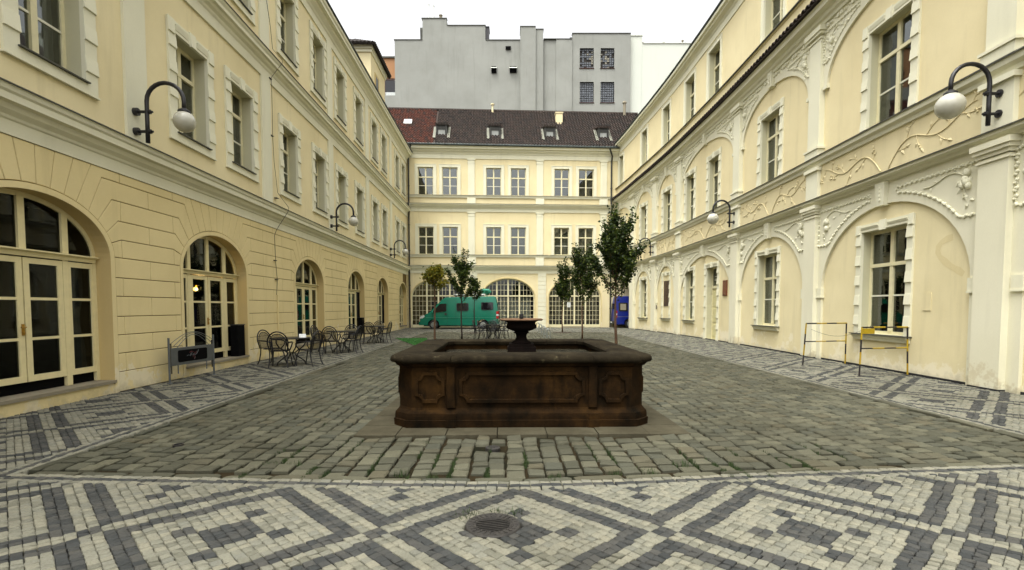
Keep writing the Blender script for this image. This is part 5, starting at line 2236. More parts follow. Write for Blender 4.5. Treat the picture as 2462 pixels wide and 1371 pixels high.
mb.box(-2.3, -2.0, .1, 1.2, 24.67, 25.78)
mb.box(-2.35, -1.95, .05, 1.25, 25.78, 25.84)
mb.build('roof_stack', 'iron', GB)
mb = MB()
mb.prism_x([(.3, 24.0), (.3, 25.2), (.1, 25.75), (.1, 25.6), (.2, 24.9)], -7.95, -7.72)
mb.build('roof_edge', 'flash', GB)
mb = MB()
mb.box(5.0, 5.2, .2, .9, 24.75, 24.98)
mb.build('roof_stack', 'iron', GB)

PB = thing('white_building', 'plain white firewall of a neighbouring building to the right of the gray block', 'building', (15, 45.4, 0))
mb = MB()
mb.box(-4.74, -3.66, 0, 8, 12, 25.2)
mb.box(-3.65, 9, 0, 8, 12, 24.55)
mb.build('wall', 'pale_wall', PB)
mb = MB()
mb.box(-4.78, -3.62, -.06, 8.05, 25.2, 25.28)
mb.box(-3.6, 9.05, -.06, 8.05, 24.553, 24.62)
mb.build('capping', 'pale_wall', PB)
for x, h in ((-3.55, .12), (-1.7, .14), (-.05, .3)):
    mb = MB()
    mb.tube([(x, .3, 24.6), (x, .3, 24.6 + h)], .06, 8)
    mb.tube([(x, .3, 24.6 + h), (x, .3, 24.68 + h)], .11, 8)
    mb.build('vent_pipe', 'stone_sill', PB)

OB = thing('orange_building', 'narrow orange rendered building seen between the cream roof turret and the gray block', 'building', (-11.5, 46.2, 0))
mb = MB()
sub = MB()
wall_sheet(sub, -3.5, 1.45, 12, 23.7, 0, rects=[(.1, 1.3, 20.2, 21.95)], step=30)
mb.add([(v[0], 0, v[2]) for v in sub.v], sub.f)
mb.add([(-3.5, 0, 12), (-3.5, 6, 12), (-3.5, 6, 23.7), (-3.5, 0, 23.7)], [(0, 1, 2, 3)])
mb.add([(-3.5, 0, 23.7), (1.45, 0, 23.7), (1.45, 6, 23.7), (-3.5, 6, 23.7)], [(0, 1, 2, 3)])
mb.build('wall', 'orange_wall', OB)
mb = MB()
mb.box(-3.55, 1.47, -.12, .2, 23.7, 23.82)
mb.build('capping', 'flash', OB)
mb = MB()
mb.box(-.45, -.4, -.02, .01, 12, 23.69)
mb.build('wall_joint', 'orange_sash', OB)
mb = MB()
for (a, b, c, d_) in ((.1, .2, 20.2, 21.95), (1.2, 1.3, 20.2, 21.95), (.2, 1.2, 21.83, 21.95), (.2, 1.2, 20.2, 20.3)):
    mb.box(a, b, .06, .14, c, d_)
w_ = mb.build('window', 'orange_sash', OB)
mb = MB()
mb.box(.2, 1.2, .1, .11, 20.3, 21.83)
mb.build('pane', 'auto_glass', w_)
mb = MB()
mb.box(.22, 1.18, .03, .08, 20.32, 20.75)
mb.build('panel', 'lens', w_)

# ------------------------------------------------------------------ fountain
FT = thing('fountain', 'weathered dark brown sandstone fountain basin with carved panels and a rounded rim', 'fountain', (FC.x, FC.y, 0), FYAW)
# stone apron of big slabs round it
AF = thing('fountain_apron', 'square border of large flat stone slabs round the foot of the basin', 'paving', (FC.x, FC.y, 0), FYAW)
sw = 0.52
k = 0
for side in range(4):
    R4 = Matrix.Rotation(side * PI / 2, 4, 'Z')
    xs = [-AP + sw, -AP + 1.15, -.42, .3, .98, AP - sw]
    xs = [-AP + sw, -.98, -.33, .3, .95, AP - sw]
    for a, b in zip(xs[:-1], xs[1:]):
        mb = MB()
        mb.box(a + .006, b - .006, -AP, -AP + sw + .35, -.05, 0.006 + rnd.uniform(-.003, .003))
        o = mb.build('slab', 'slab', AF)
        o.matrix_basis = R4
    mb = MB()
    mb.box(-AP, -AP + sw - .004, -AP, -AP + sw, -.05, 0.005)
    o = mb.build('slab', 'slab', AF)
    o.matrix_basis = R4


def oct_ring(hx, hy, c):
    return [(-hx + c, -hy), (hx - c, -hy), (hx, -hy + c), (hx, hy - c), (hx - c, hy), (-hx + c, hy), (-hx, hy - c), (-hx, -hy + c)]


def loft(mb, rings, cap=False):
    """rings: list of (polygon, z)"""
    n = len(rings[0][0])
    vs = [(p[0], p[1], z) for poly, z in rings for p in poly]
    fs = []
    for r in range(len(rings) - 1):
        for i in range(n):
            fs.append((r * n + i, r * n + (i + 1) % n, (r + 1) * n + (i + 1) % n, (r + 1) * n + i))
    if cap:
        fs.append(tuple(range((len(rings) - 1) * n, len(rings) * n)))
    mb.add(vs, fs)


HX, HY, CH = 1.67, 1.67, .2
mb = MB()
loft(mb, [(oct_ring(HX + d, HY + d, CH), z) for d, z in ((.065, 0.0), (.07, .1), (.055, .105), (.055, .15), (.05, .19), (.022, .222), (.012, .235))])
o = mb.build('plinth', 'sand_stone', FT)
mb = MB()
loft(mb, [(oct_ring(HX + d, HY + d, CH), z) for d, z in ((0.012, .23), (0.0, .26), (0.0, .80), (.03, .82), (.06, .87))])
loft(mb, [(oct_ring(HX - .34, HY - .34, CH * .6), z) for z in (.45, .92)])
o = mb.build('basin_wall', 'sand_stone', FT)
# rim: bull-nosed slabs with joints
prof = [(.02, .858), (.07, .86), (.095, .875), (.105, .9), (.1, .935), (.08, .96), (.03, .975), (-.2, .98), (-.36, .975), (-.39, .95), (-.385, .9), (-.34, .87)]


def rim_seg(p, q, d0, d1, mb):
    """p, q: corners parameters - extrude the rim profile between offset polygons"""


def rim_piece(side, t0, t1):
    mb = MB()
    n = len(prof)
    rings = []
    for t in np.linspace(t0, t1, 4):
        ring = []
        for (d, z) in prof:
            poly = oct_ring(HX + d, HY + d, CH * (1 if d > -.1 else .6))
            a, b = poly[side], poly[(side + 1) % 8]
            ring.append((a[0] + (b[0] - a[0]) * t, a[1] + (b[1] - a[1]) * t, z + rnd.uniform(-.002, .002)))
        rings.append(ring)
    vs = [v for r in rings for v in r]
    fs = []
    for r in range(3):
        for i in range(n):
            fs.append((r * n + i, r * n + (i + 1) % n, (r + 1) * n + (i + 1) % n, (r + 1) * n + i))
    fs += [tuple(range(n - 1, -1, -1)), tuple(range(3 * n, 4 * n))]
    mb.add(vs, fs)
    o = mb.build('rim_stone', 'rim_stone', FT)
    smooth_by_angle(o, 50)


for side in range(8):
    if side % 2 == 0:
        cuts = {0: [0, .2, .8, 1], 2: [0, .5, 1], 4: [0, .25, .75, 1], 6: [0, .45, 1]}[side]
    else:
        cuts = [0, 1]
    for a, b in zip(cuts[:-1], cuts[1:]):
        rim_piece(side, a + (.0015 if a > 0 else 0), b - (.0015 if b < 1 else 0))


def scallop_panel(w, h, c):
    """rectangle outline whose corners are cut by quarter circles"""
    pts = []
    for (sx, sy, a0) in ((1, 1, 0), (-1, 1, 1), (-1, -1, 2), (1, -1, 3)):
        cx_, cy_ = sx * w / 2, sy * h / 2
        arc = []
        for q in range(6):
            t = q / 5 * PI / 2
            # concave arc around the corner
            arc.append((cx_ - sx * c * math.cos(t), cy_ - sy * c * math.sin(t)))
        if a0 % 2 == 0:
            arc = arc[::-1]
        pts += arc[::-1] if a0 % 2 == 0 else arc[::-1]
    # order by angle for safety
    pts.sort(key=lambda p: math.atan2(p[1], p[0]))
    return pts


def frame_relief(mb, cx_, cz_, w, h, c, y, t=.045, pr=.03):
    out = scallop_panel(w, h, c)
    k = len(out)
    inn = [(p[0] * (w - 2 * t) / w, p[1] * (h - 2 * t) / h) for p in out]
    vs = [(cx_ + p[0], y, cz_ + p[1]) for p in out] + [(cx_ + p[0] * .985, y - pr, cz_ + p[1] * .98) for p in out] + [(cx_ + p[0], y - pr, cz_ + p[1]) for p in inn] + [(cx_ + p[0] * .98, y + .0, cz_ + p[1] * .96) for p in inn]
    fs = []
    for r in range(3):
        for i in range(k):
            fs.append((r * k + i, r * k + (i + 1) % k, (r + 1) * k + (i + 1) % k, (r + 1) * k + i))
    mb.add(vs, fs)


for side in range(4):
    R4 = Matrix.Rotation(side * PI / 2, 4, 'Z')
    for (cx_, w, hh, c) in ((0, 1.70, .42, .1), (-1.23, .4, .42, .1), (1.23, .4, .42, .1)):
        mb = MB()
        frame_relief(mb, cx_, .535, w, hh, c, -HY)
        o = mb.build('carved_panel', 'sand_stone', FT)
        o.matrix_basis = R4
    for x in (-.95, .95):
        mb = MB()
        mb.bbox(x - .06, x + .06, -HY - .035, -HY + .02, .255, .815, .012)
        o = mb.build('panel_strip', 'sand_stone', FT)
        o.matrix_basis = R4
        mb = MB()
        mb.box(x - .07, x + .07, -HY - .09, -HY - .04, .0, .103)
        mb.box(x - .068, x + .068, -HY - .074, -HY - .03, .1065, .19)
        o = mb.build('plinth_block', 'sand_stone', FT)
        o.matrix_basis = R4
mb = MB()
mb.prism_z(oct_ring(HX - .33, HY - .33, .14), .4, .8)
wt = mb.build('water', 'water', None)
wt.location = (FC.x, FC.y, 0)
wt.rotation_euler = (0, 0, FYAW)
wt['kind'] = 'structure'
UR = thing('stone_urn', 'dark stone urn on a square pedestal standing in the middle of the fountain basin', 'urn', (FC.x + .055, FC.y, .8), FYAW)
UR.scale = (1.07, 1.07, .86)
mb = MB()
mb.box(-.215, .215, -.215, .215, -.3, .18)
mb.box(-.19, .19, -.19, .19, .18, .24)
mb.build('pedestal', 'urn_stone', UR)
mb = MB()
mb.lathe([(0, .24), (.15, .24), (.155, .26), (.14, .275), (.105, .3), (.085, .34), (.08, .39), (.09, .425), (.12, .445), (.12, .46), (.1, .475), (0, .475)], seg=28)
mb.build('stem', 'urn_stone', UR, smooth=True)
mb = MB()
mb.lathe([(0.06, .465), (.13, .48), (.2, .51), (.235, .54), (.235, .58), (.22, .61), (.215, .64), (.25, .668), (.3, .685), (.3, .7), (.2, .68), (0, .66)], seg=32)
mb.build('bowl', 'urn_stone', UR, smooth=True)
mb = MB()
mb.lathe([(.27, .676), (.32, .678), (.335, .69), (.33, .71), (.31, .718), (.26, .712), (.25, .69)], seg=32)
mb.build('rim', 'urn_rim', UR, smooth=True)
mb = MB()
mb.lathe([(0.02, .6), (.025, .69), (.025, .715), (.032, .72), (.036, .745), (.034, .8), (.028, .805), (0, .805)], seg=12)
mb.build('spout', 'iron', UR)

# drains in the pavement
DR = thing('drain_grate', 'round cast iron drain grate with parallel slots in the mosaic foreground', 'drain', (DRAIN[0], DRAIN[1], 0), .25)
mb = MB()
mb.lathe([(.0, -.12), (.205, -.12), (.205, .0), (.198, .009), (.125, .007), (.12, -.006), (.118, -.1)], seg=40)
mb.build('ring', 'cast', DR)
for i in range(18):
    a = 2 * PI * i / 18
    for (r, l) in ((.145, .022), (.178, .022)):
        pass
mb = MB()
for i in range(26):
    a = 2 * PI * i / 26
    for r in (.142, .172):
        c, s = math.cos(a), math.sin(a)
        x, y = r * c, r * s
        mb.add([(x - .011 * c - .009 * -s, y - .011 * s - .009 * c, .007), (x + .011 * c - .009 * -s, y + .011 * s - .009 * c, .007), (x + .011 * c + .009 * -s, y + .011 * s + .009 * c, .007), (x - .011 * c + .009 * -s, y - .011 * s + .009 * c, .007),
                (x - .009 * c - .007 * -s, y - .009 * s - .007 * c, .014), (x + .009 * c - .007 * -s, y + .009 * s - .007 * c, .014), (x + .009 * c + .007 * -s, y + .009 * s + .007 * c, .014), (x - .009 * c + .007 * -s, y - .009 * s + .007 * c, .014)],
               [(4, 5, 6, 7), (0, 1, 5, 4), (1, 2, 6, 5), (2, 3, 7, 6), (3, 0, 4, 7)])
mb.build('ring_studs', 'cast', DR)
for i in range(7):
    y = -.105 + .21 * (i + .5) / 7
    L = math.sqrt(max(0, .119 ** 2 - y * y))
    mb = MB()
    mb.box(-L, L, y - .0045, y + .0045, -.002, .004)
    mb.build('grate_bar', 'cast', DR)
mb = MB()
mb.lathe([(.119, -.006), (.118, -.04), (0, -.04)], seg=24)
mb.build('shaft', 'black', DR)
CV = thing('valve_cover', 'small rusty round valve cover among the cobbles before the fountain', 'cover', (COVER[0], COVER[1], 0))
mb = MB()
mb.lathe([(.085, -.05), (.085, -.002), (.08, .002), (.066, .002), (.064, -.003)], seg=24)
mb.build('ring', 'cast', CV)
mb = MB()
mb.lathe([(.064, -.004), (.04, -.002), (0, -.001)], seg=24)
mb.box(-.03, .03, -.008, .008, -.001, .004)
mb.build('lid', 'cast', CV)
CW = thing('gully_hole', 'little black round gully in the cobbles at the left', 'drain', (-3.9, 5.86, 0))
mb = MB()
mb.lathe([(.06, -.03), (.06, .003), (.045, .004), (.043, -.02)], seg=18)
mb.build('ring', 'iron', CW)
mb = MB()
mb.lathe([(.043, -.015), (0, -.015)], seg=18)
mb.build('hole', 'black', CW)

# ------------------------------------------------------------------ vans
def side_profile():
    return [(-2.93, .32), (-2.97, .55), (-2.93, .82), (-2.78, 1.0), (-2.62, 1.1), (-2.25, 1.27), (-1.62, 1.98), (-1.3, 2.3), (-1.1, 2.43), (-.95, 2.46), (2.55, 2.55), (2.66, 2.5), (2.78, 1.9), (2.84, 1.2), (2.87, .6), (2.84, .34)]


def arch_cut(x0, x1, r, cx_):
    return [(cx_ - r, .3)] + [(cx_ - r * math.cos(PI * q / 12), .34 + r * math.sin(PI * q / 12) * .95) for q in range(0, 13)] + [(cx_ + r, .3)]


def make_van(name, label, paint, light, loc, rz, kind):
    t = thing(name, label, 'van', loc, rz, 'vans parked at the courtyard end')
    t.scale = (1, 1, .955 if kind == 'teal' else .98)
    WID = 1.0
    fw, rw, r = -1.95, 1.72, .42
    low = [(2.84, .3)] + arch_cut(0, 0, r, rw)[::-1] + arch_cut(0, 0, r, fw)[::-1] + [(-2.93, .3)]
    outline = side_profile() + low
    mb = MB()
    # tumblehome: sections across the width
    n = len(outline)
    secs = []
    for (y, sx, dz) in ((-WID, 1.0, 0), (-WID, 1, 0)):
        pass

    def yof(z, s):
        return s * (WID - max(0, (z - 1.15)) * .09)
    vs = [(x, yof(z, -1), z) for x, z in outline] + [(x, yof(z, 1), z) for x, z in outline]
    fs = [tuple(range(n)), tuple(range(2 * n - 1, n - 1, -1))] + [(i, (i + 1) % n, (i + 1) % n + n, i + n) for i in range(n)]
    mb.add(vs, fs)
    body = mb.build('body', paint, t)
    bm = bmesh.new()
    bm.from_mesh(body.data)
    bmesh.ops.recalc_face_normals(bm, faces=bm.faces)
    ed = [e for e in bm.edges if len(e.link_faces) == 2 and e.calc_face_angle(0) > .9 and min(v.co.z for v in e.verts) > .31]
    bmesh.ops.bevel(bm, geom=ed, offset=.07, segments=3, affect='EDGES', profile=.6)
    bmesh.ops.triangulate(bm, faces=[f for f in bm.faces if len(f.verts) > 8])
    bm.to_mesh(body.data)
    bm.free()
    smooth_by_angle(body, 30)
    # underbody
    mb = MB()
    mb.box(-2.7, 2.7, -.8, .8, .22, .42)
    mb.build('underbody', 'rubber', t)

    def sheet(poly, nm, mat, y=None, th=.012, pt=None):
        mb_ = MB()
        for s in (-1, 1):
            vs_ = [(x, yof(z, s) + s * th, z) for x, z in poly] + [(x, yof(z, s) - s * .02, z) for x, z in poly]
            k = len(poly)
            mb_.add(vs_, [tuple(range(k)), tuple(range(2 * k - 1, k - 1, -1))] + [(i, (i + 1) % k, (i + 1) % k + k, i + k) for i in range(k)])
        return mb_.build(nm, mat, pt or t)

    def rrect(x0, x1, z0, z1, rr=.06):
        pts = []
        for (cx_, cz_, a0) in ((x1 - rr, z1 - rr, 0), (x0 + rr, z1 - rr, 90), (x0 + rr, z0 + rr, 180), (x1 - rr, z0 + rr, 270)):
            for q in range(5):
                a = math.radians(a0 + q * 22.5)
                pts.append((cx_ + rr * math.cos(a), cz_ + rr * math.sin(a)))
        return pts
    sheet([(-2.02, 1.33), (-1.5, 1.92), (-1.35, 1.96), (-1.02, 1.97), (-.98, 1.92), (-.98, 1.42), (-1.05, 1.38), (-1.9, 1.26)], 'door_window', 'auto_glass')
    if kind == 'teal':
        wins = [(-.2, .62, 1.45, 1.98), (1.62, 2.44, 1.52, 2.04)]
    else:
        wins = [(-.3, .62, 1.45, 2.0), (.98, 1.62, 1.38, 1.98), (1.9, 2.55, 1.38, 1.98)]
    for (a, b, c, d_) in wins:
        f_ = sheet(rrect(a - .035, b + .035, c - .035, d_ + .035, .08), 'window_seal', 'rubber')
        sheet(rrect(a, b, c, d_, .06), 'window_pane', 'auto_glass', th=.018, pt=f_)
    if kind == 'blue':
        sheet(rrect(2.0, 2.45, 1.43, 1.92, .03), 'window_blind', 'stone_sill', th=.022)
    # mouldings and door gaps
    mb = MB()
    for s in (-1, 1):
        y = s * (WID + .008)
        mb.box(-2.5, 2.72, *sorted((y, y - s * .03)), .885, .91)
    mb.build('side_moulding', light, t)
    mb = MB()
    for s in (-1, 1):
        for (x0, z0, x1, z1) in ((-.9, .45, -.9, 2.2), (-1.98, .9, -1.98, 1.24), (-.28, .45, -.28, 2.3), (.98, .45, .98, 2.3), (-.9, 1.1, 2.7, 1.13)):
            if x0 == x1:
                mb.add([(x0 - .006, yof(z0, s) + s * .003, z0), (x0 + .006, yof(z0, s) + s * .003, z0), (x0 + .006, yof(1.15, s) + s * .003, 1.15), (x0 - .006, yof(1.15, s) + s * .003, 1.15)], [(0, 1, 2, 3)])
                if z1 > 1.2:
                    mb.add([(x0 - .006, yof(1.15, s) + s * .003, 1.15), (x0 + .006, yof(1.15, s) + s * .003, 1.15), (x0 + .006, yof(z1, s) + s * .003, z1), (x0 - .006, yof(z1, s) + s * .003, z1)], [(0, 1, 2, 3)])
    mb.build('door_gap', 'rubber', t)
    sheet(rrect(-1.12, -.96, 1.1, 1.24, .02), 'door_handle', 'rubber', th=.02)
    # windscreen and rear
    mb = MB()
    mb.add([(-2.2, -.86, 1.33), (-2.2, .86, 1.33), (-1.66, .8, 1.96), (-1.66, -.8, 1.96)], [(0, 1, 2, 3)])
    for i in range(4):
        v = mb.v[i]
        mb.v[i] = (v[0] - .02, v[1], v[2] + .015)
    mb.build('windscreen', 'auto_glass', t)
    mb = MB()
    for s in (-1, 1):
        mb.box(2.76, 2.815, *sorted((s * .08, s * .78)), 1.35, 1.95)
    mb.build('rear_window', 'auto_glass', t)
    for s in (-1, 1):
        mb = MB()
        mb.box(2.7, 2.87, *sorted((s * (WID + .012), s * (WID - .14))), .82, 1.38)
        tl = mb.build('tail_light', 'red', t)
        mb = MB()
        mb.box(2.71, 2.875, *sorted((s * (WID + .016), s * (WID - .13))), 1.02, 1.16)
        mb.build('reversing_lens', 'lens', tl)
        mb = MB()
        mb.prism_y([(-2.96, .82), (-2.9, .98), (-2.62, 1.08), (-2.6, .95), (-2.75, .84)], *sorted((s * (WID + .01), s * (WID - .3))))
        mb.build('headlight', 'lens', t)
        mb = MB()
        mb.ball((-2.0, s * (WID + .13), 1.3), .1, 10, 8, (.7, .8, 1.6))
        mb.tube([(-1.98, s * (WID - .03), 1.25), (-1.98, s * (WID + .12), 1.27)], .03, 6)
        mb.build('mirror', paint, t, smooth=True)
    mb = MB()
    mb.box(-3.02, -2.7, -.96, .96, .3, .56)
    bp = mb.build('bumper', 'rubber' if kind == 'blue' else paint, t)
    mb = MB()
    mb.box(2.7, 2.93, -.96, .96, .32, .55)
    mb.build('bumper', 'rubber' if kind == 'blue' else paint, t)
    mb = MB()
    mb.box(-2.99, -2.9, -.55, .55, .62, .8)
    mb.build('grille', 'rubber', t)
    mb = MB()
    mb.box(2.93, 2.945, -.26, .26, .38, .49)
    mb.build('number_plate', 'white_plastic', t)
    for x in (fw, rw):
        for s in (-1, 1):
            mb = MB()
            yc = s * .86
            mb.tube([(x, yc - .1, .33), (x, yc - .085, .33), (x, yc + .085, .33), (x, yc + .1, .33)], [.29, .33, .33, .29], 24)
            wh = mb.build('wheel', 'rubber', t)
            mb = MB()
            mb.tube([(x, yc + s * .07, .33), (x, yc + s * .108, .33), (x, yc + s * .115, .33)], [.2, .2, .15], 20)
            mb.tube([(x, yc + s * .1, .33), (x, yc + s * .13, .33)], [.07, .05], 12)
            rm = mb.build('rim', 'galv', wh)
            mb = MB()
            for q in range(10):
                a = 2 * PI * q / 10
                mb.tube([(x + .115 * math.cos(a), yc + s * .1, .33 + .115 * math.sin(a)), (x + .115 * math.cos(a), yc + s * .119, .33 + .115 * math.sin(a))], .02, 6)
            mb.build('vent_hole', 'rubber', wh)
    if kind == 'teal':
        mb = MB()
        for x in (-.4, .6, 1.5):
            mb.box(x - .02, x + .02, -.7, .7, 2.56, 2.6)
        for y in (-.7, .7):
            mb.box(-.5, 1.8, y - .02, y + .02, 2.6, 2.64)
        mb.build('roof_rack', 'rubber', t)
        mb = MB()
        mb.box(-.48, -.1, -.62, .2, 2.6, 2.72)
        mb.box(0.1, .5, -.6, .2, 2.6, 2.72)
        mb.box(1.0, 1.85, -.62, .3, 2.61, 2.74)
        mb.build('roof_hatch', 'white_plastic', t)
        mb = MB()
        mb.tube([(1.4, -.2, 2.88), (1.55, -.2, 2.95), (2.1, -.2, 2.95), (2.25, -.2, 2.85)], [.06, .2, .2, .1], 12)
        mb.box(1.3, 2.05, -.5, .1, 2.98, 3.06)
        mb.box(1.95, 2.0, -.3, .0, 2.5, 2.9)
        mb.build('roof_cargo', light, t)
    return t


make_van('parked_van', 'teal high-roof camper van parked side on before the glass arches', 'teal', 'teal_light', (-3.87, 38.55, 0), .0, 'teal')
make_van('parked_van', 'blue van with its rear showing from the gate arch behind the tallest tree', 'blue', 'galv', (10.85, 40.55, 0), PI + .03, 'blue')

# ------------------------------------------------------------------ trees
def make_tree(name, label, loc, h, zc, rad, leafmat, nlimb, dens, seed, bark='bark', lean=0.0, droop=0.0, soil=True, leaf=.075, twigs=6, rt=.035):
    r = random.Random(seed)
    t = thing(name, label, 'tree', loc, 0, 'young street trees in two rows across the yard')
    mb = MB()
    pts, rr = [], []
    n = 10
    zt = zc + (h - zc) * .55
    for i in range(n):
        f = i / (n - 1)
        pts.append((lean * f + .02 * math.sin(f * 7 + seed), .015 * math.sin(f * 5 + seed * 2), zt * f))
        rr.append(rt * (1.25 - f * .85) if i else rt * 1.5)
    mb.tube(pts, rr, 8)
    top = pts[-1]
    mb.build('trunk', bark, t, smooth=True)
    limbs = MB()
    tips = []
    for q in range(nlimb):
        f = .1 + .9 * (q + .5) / nlimb
        z0 = zc * .92 + (zt - zc * .92) * f
        a = q * 2.4 + r.uniform(-.4, .4)
        ln = (h - z0) * (.42 + .48 * f) * r.choice((.7, .85, 1.0, 1.25))
        out = rad * r.choice((.6, .9, 1.0, 1.3)) * (1.0 - .68 * f)
        cur = []
        k = 9
        for i in range(k):
            s = i / (k - 1)
            o_ = out * (s ** .75)
            zz = z0 + ln * (s ** 1.15) - droop * s * s
            cur.append((lean * z0 / zt + o_ * math.cos(a) + r.gauss(0, .015), o_ * math.sin(a) + r.gauss(0, .015), zz))
        limbs.tube(cur, [rt * .42 * (1 - .85 * i / (k - 1)) for i in range(k)], 5)
        tips.append((cur, 1.0))
        for b in range(4):
            i0 = r.randint(2, 6)
            p = Vector(cur[i0])
            a2 = a + r.uniform(-1.3, 1.3)
            l2 = rad * r.uniform(.35, .75) * (1 - .45 * f)
            sub = []
            for i in range(6):
                s = i / 5
                sub.append((p.x + l2 * .8 * s * math.cos(a2), p.y + l2 * .8 * s * math.sin(a2), p.z + l2 * .9 * s * (1 - droop * .5) - droop * .4 * s * s))
            limbs.tube(sub, [rt * .2 * (1 - .8 * i / 5) for i in range(6)], 4)
            tips.append((sub, .9))
    for q in range(twigs):
        a = r.uniform(0, 6.28)
        p = Vector(r.choice(tips)[0][-1])
        l2 = r.uniform(.3, .8) * (h - zc) * .22
        sub = [(p.x + .12 * l2 * s / 5 * math.cos(a) * 5 / 3, p.y + .12 * l2 * s / 5 * math.sin(a), p.z + l2 * s / 5 - droop * .3 * (s / 5) ** 2) for s in range(6)]
        limbs.tube(sub, [.006 * (1 - .6 * i / 5) for i in range(6)], 4)
        tips.append((sub, .28))
    limbs.build('branches', bark, t)
    V, F, T = [], [], []

    def add_leaf(p, s, shade):
        d = Vector((r.gauss(0, 1), r.gauss(0, 1), r.gauss(-.1 - droop, .6))).normalized()
        u_ = Vector((r.gauss(0, 1), r.gauss(0, 1), r.gauss(0, .8)))
        side = d.cross(u_)
        if side.length < 1e-3:
            return
        side.normalize()
        nr = d.cross(side)
        b = len(V)
        V.extend([p, p + d * s * .5 + side * s * .34 + nr * s * .1, p + d * s, p + d * s * .5 - side * s * .34 + nr * s * .1])
        T.extend([shade] * 4)
        F.extend([(b, b + 1, b + 2), (b, b + 2, b + 3)])
    for (cur, wgt) in tips:
        k = len(cur)
        for i in range(1 if wgt > .8 else 0, k):
            a, b = Vector(cur[i - 1]) if i else Vector(cur[0]), Vector(cur[i])
            m = int(dens * wgt * (.6 if i < 2 else 1.0) * r.uniform(.6, 1.4))
            cl = r.gauss(0, .14)
            for _ in range(m):
                s = r.random()
                p = a + (b - a) * s
                sp = .055 if wgt > .5 else .022
                p = p + Vector((r.gauss(0, sp), r.gauss(0, sp), r.gauss(0, sp)))
                add_leaf(p, leaf * r.uniform(.6, 1.25), min(1, max(0, r.gauss(.45, .27) + cl)))
    me = bpy.data.meshes.new('crown')
    me.from_pydata([tuple(v) for v in V], [], F)
    me.materials.append(M[leafmat])
    at = me.attributes.new('tint', 'FLOAT', 'POINT')
    at.data.foreach_set('value', T)
    link('crown', me, t)
    if soil:
        mb = MB()
        mb.prism_z([(.62 * math.cos(q * PI / 4 + .39), .62 * math.sin(q * PI / 4 + .39)) for q in range(8)], -.02, .012)
        mb.build('tree_bed', 'soil', t)
    return t


make_tree('street_tree', 'small young tree with yellowing drooping leaves left of the fountain', (-2.5, 16.6, 0), 3.25, 2.35, .42, 'leaf_yellow', 9, 9, 3, 'bark', -.06, .35, leaf=.085, twigs=3)
make_tree('street_tree', 'young tree with a ragged green crown and twigs before the teal van', (-2.45, 24.6, 0), 4.35, 1.75, .75, 'leaf', 11, 13, 8, 'bark_dark', .02, 0, leaf=.105, twigs=9)
make_tree('street_tree', 'thin young tree nearest the teal van, its low crown over the van roof', (-2.36, 32.0, 0), 3.6, 2.05, .5, 'leaf', 8, 12, 14, 'bark_dark', 0, 0, leaf=.11, twigs=3)
make_tree('street_tree', 'tallest dark leafy tree at the right, nearest of its row', (3.42, 16.6, 0), 4.9, 1.8, .76, 'leaf', 20, 19, 21, 'bark', -.06, 0, leaf=.095, twigs=4, rt=.042)
make_tree('street_tree', 'middle tree of the right row with upright leafy shoots', (3.48, 25.2, 0), 4.95, 1.7, .85, 'leaf', 14, 15, 33, 'bark', .02, 0, leaf=.11, twigs=8)
make_tree('street_tree', 'smallest farthest tree of the right row in a brown soil bed', (3.24, 32.6, 0), 4.6, 1.6, .6, 'leaf', 11, 14, 47, 'bark', 0, 0, leaf=.12, twigs=9)


# ------------------------------------------------------------------ cafe chairs and tables
def make_chair(label, group):
    """wrought steel garden armchair, facing +y, with its origin on the ground under the seat"""
    t = thing('cafe_chair', label, 'chair', group=group)
    sz = .44

    def hoop(w, zt, n=18, off=0.0):
        pts = []
        for i in range(n + 1):
            a = PI * i / n
            x = -w * math.cos(a)
            z = .66 + (zt - .66) * math.sin(a) if True else 0
            pts.append((x, -.2 - (z - sz) * .24 + off, z))
        return [(-w * .86, -.2 + off, sz)] + pts + [(w * .86, -.2 + off, sz)]
    hp = hoop(.255, .96)
    mb = MB()
    mb.tube(hp, .018, 6)
    mb.build('back_hoop', 'chair_iron', t, smooth=True)
    hi = hoop(.205, .905)
    mb = MB()
    mb.tube(hi, .01, 5)
    mb.build('inner_hoop', 'chair_iron', t)
    # woven mesh back with real wires every few centimetres
    mb = MB()
    cz = .47
    vs = [(0, -.2 - (.68 - sz) * .24 - .012, .68)] + [(p[0] * .98, p[1], p[2]) for p in hi]
    k = len(hi)
    mb.add(vs, [(0, i, i + 1) for i in range(1, k)] + [(0, k, 1)])
    mb.build('backrest', 'screen', t)
    mb = MB()
    ring = [(.235 * math.cos(2 * PI * q / 20) * (1.0 if abs(math.sin(2 * PI * q / 20)) < .8 else .96), .225 * math.sin(2 * PI * q / 20) + .0, sz) for q in range(20)]
    mb.tube(ring, .012, 6, closed=True)
    mb.build('seat_ring', 'chair_iron', t)
    mb = MB()
    mb.add([(0, 0, sz - .012)] + [(p[0], p[1], p[2]) for p in ring], [(0, 1 + i, 1 + (i + 1) % 20) for i in range(20)])
    mb.build('seat', 'screen', t)
    for s in (-1, 1):
        mb = MB()
        mb.tube([(s * .25, -.265, .67), (s * .285, -.12, .675), (s * .29, .05, .67), (s * .275, .18, .65), (s * .262, .215, .61), (s * .24, .2, .53), (s * .215, .12, sz)], .017, 6)
        mb.build('armrest', 'chair_iron', t, smooth=True)
        mb = MB()
        mb.tube([(s * .2, .14, sz), (s * .225, .2, .3), (s * .24, .235, .12), (s * .265, .27, .0)], .0165, 6)
        mb.build('leg', 'chair_iron', t)
        mb = MB()
        mb.tube([(s * .215, -.19, sz), (s * .215, -.2, .3), (s * .225, -.235, .12), (s * .24, -.29, .0)], .0165, 6)
        mb.build('leg', 'chair_iron', t)
    return t


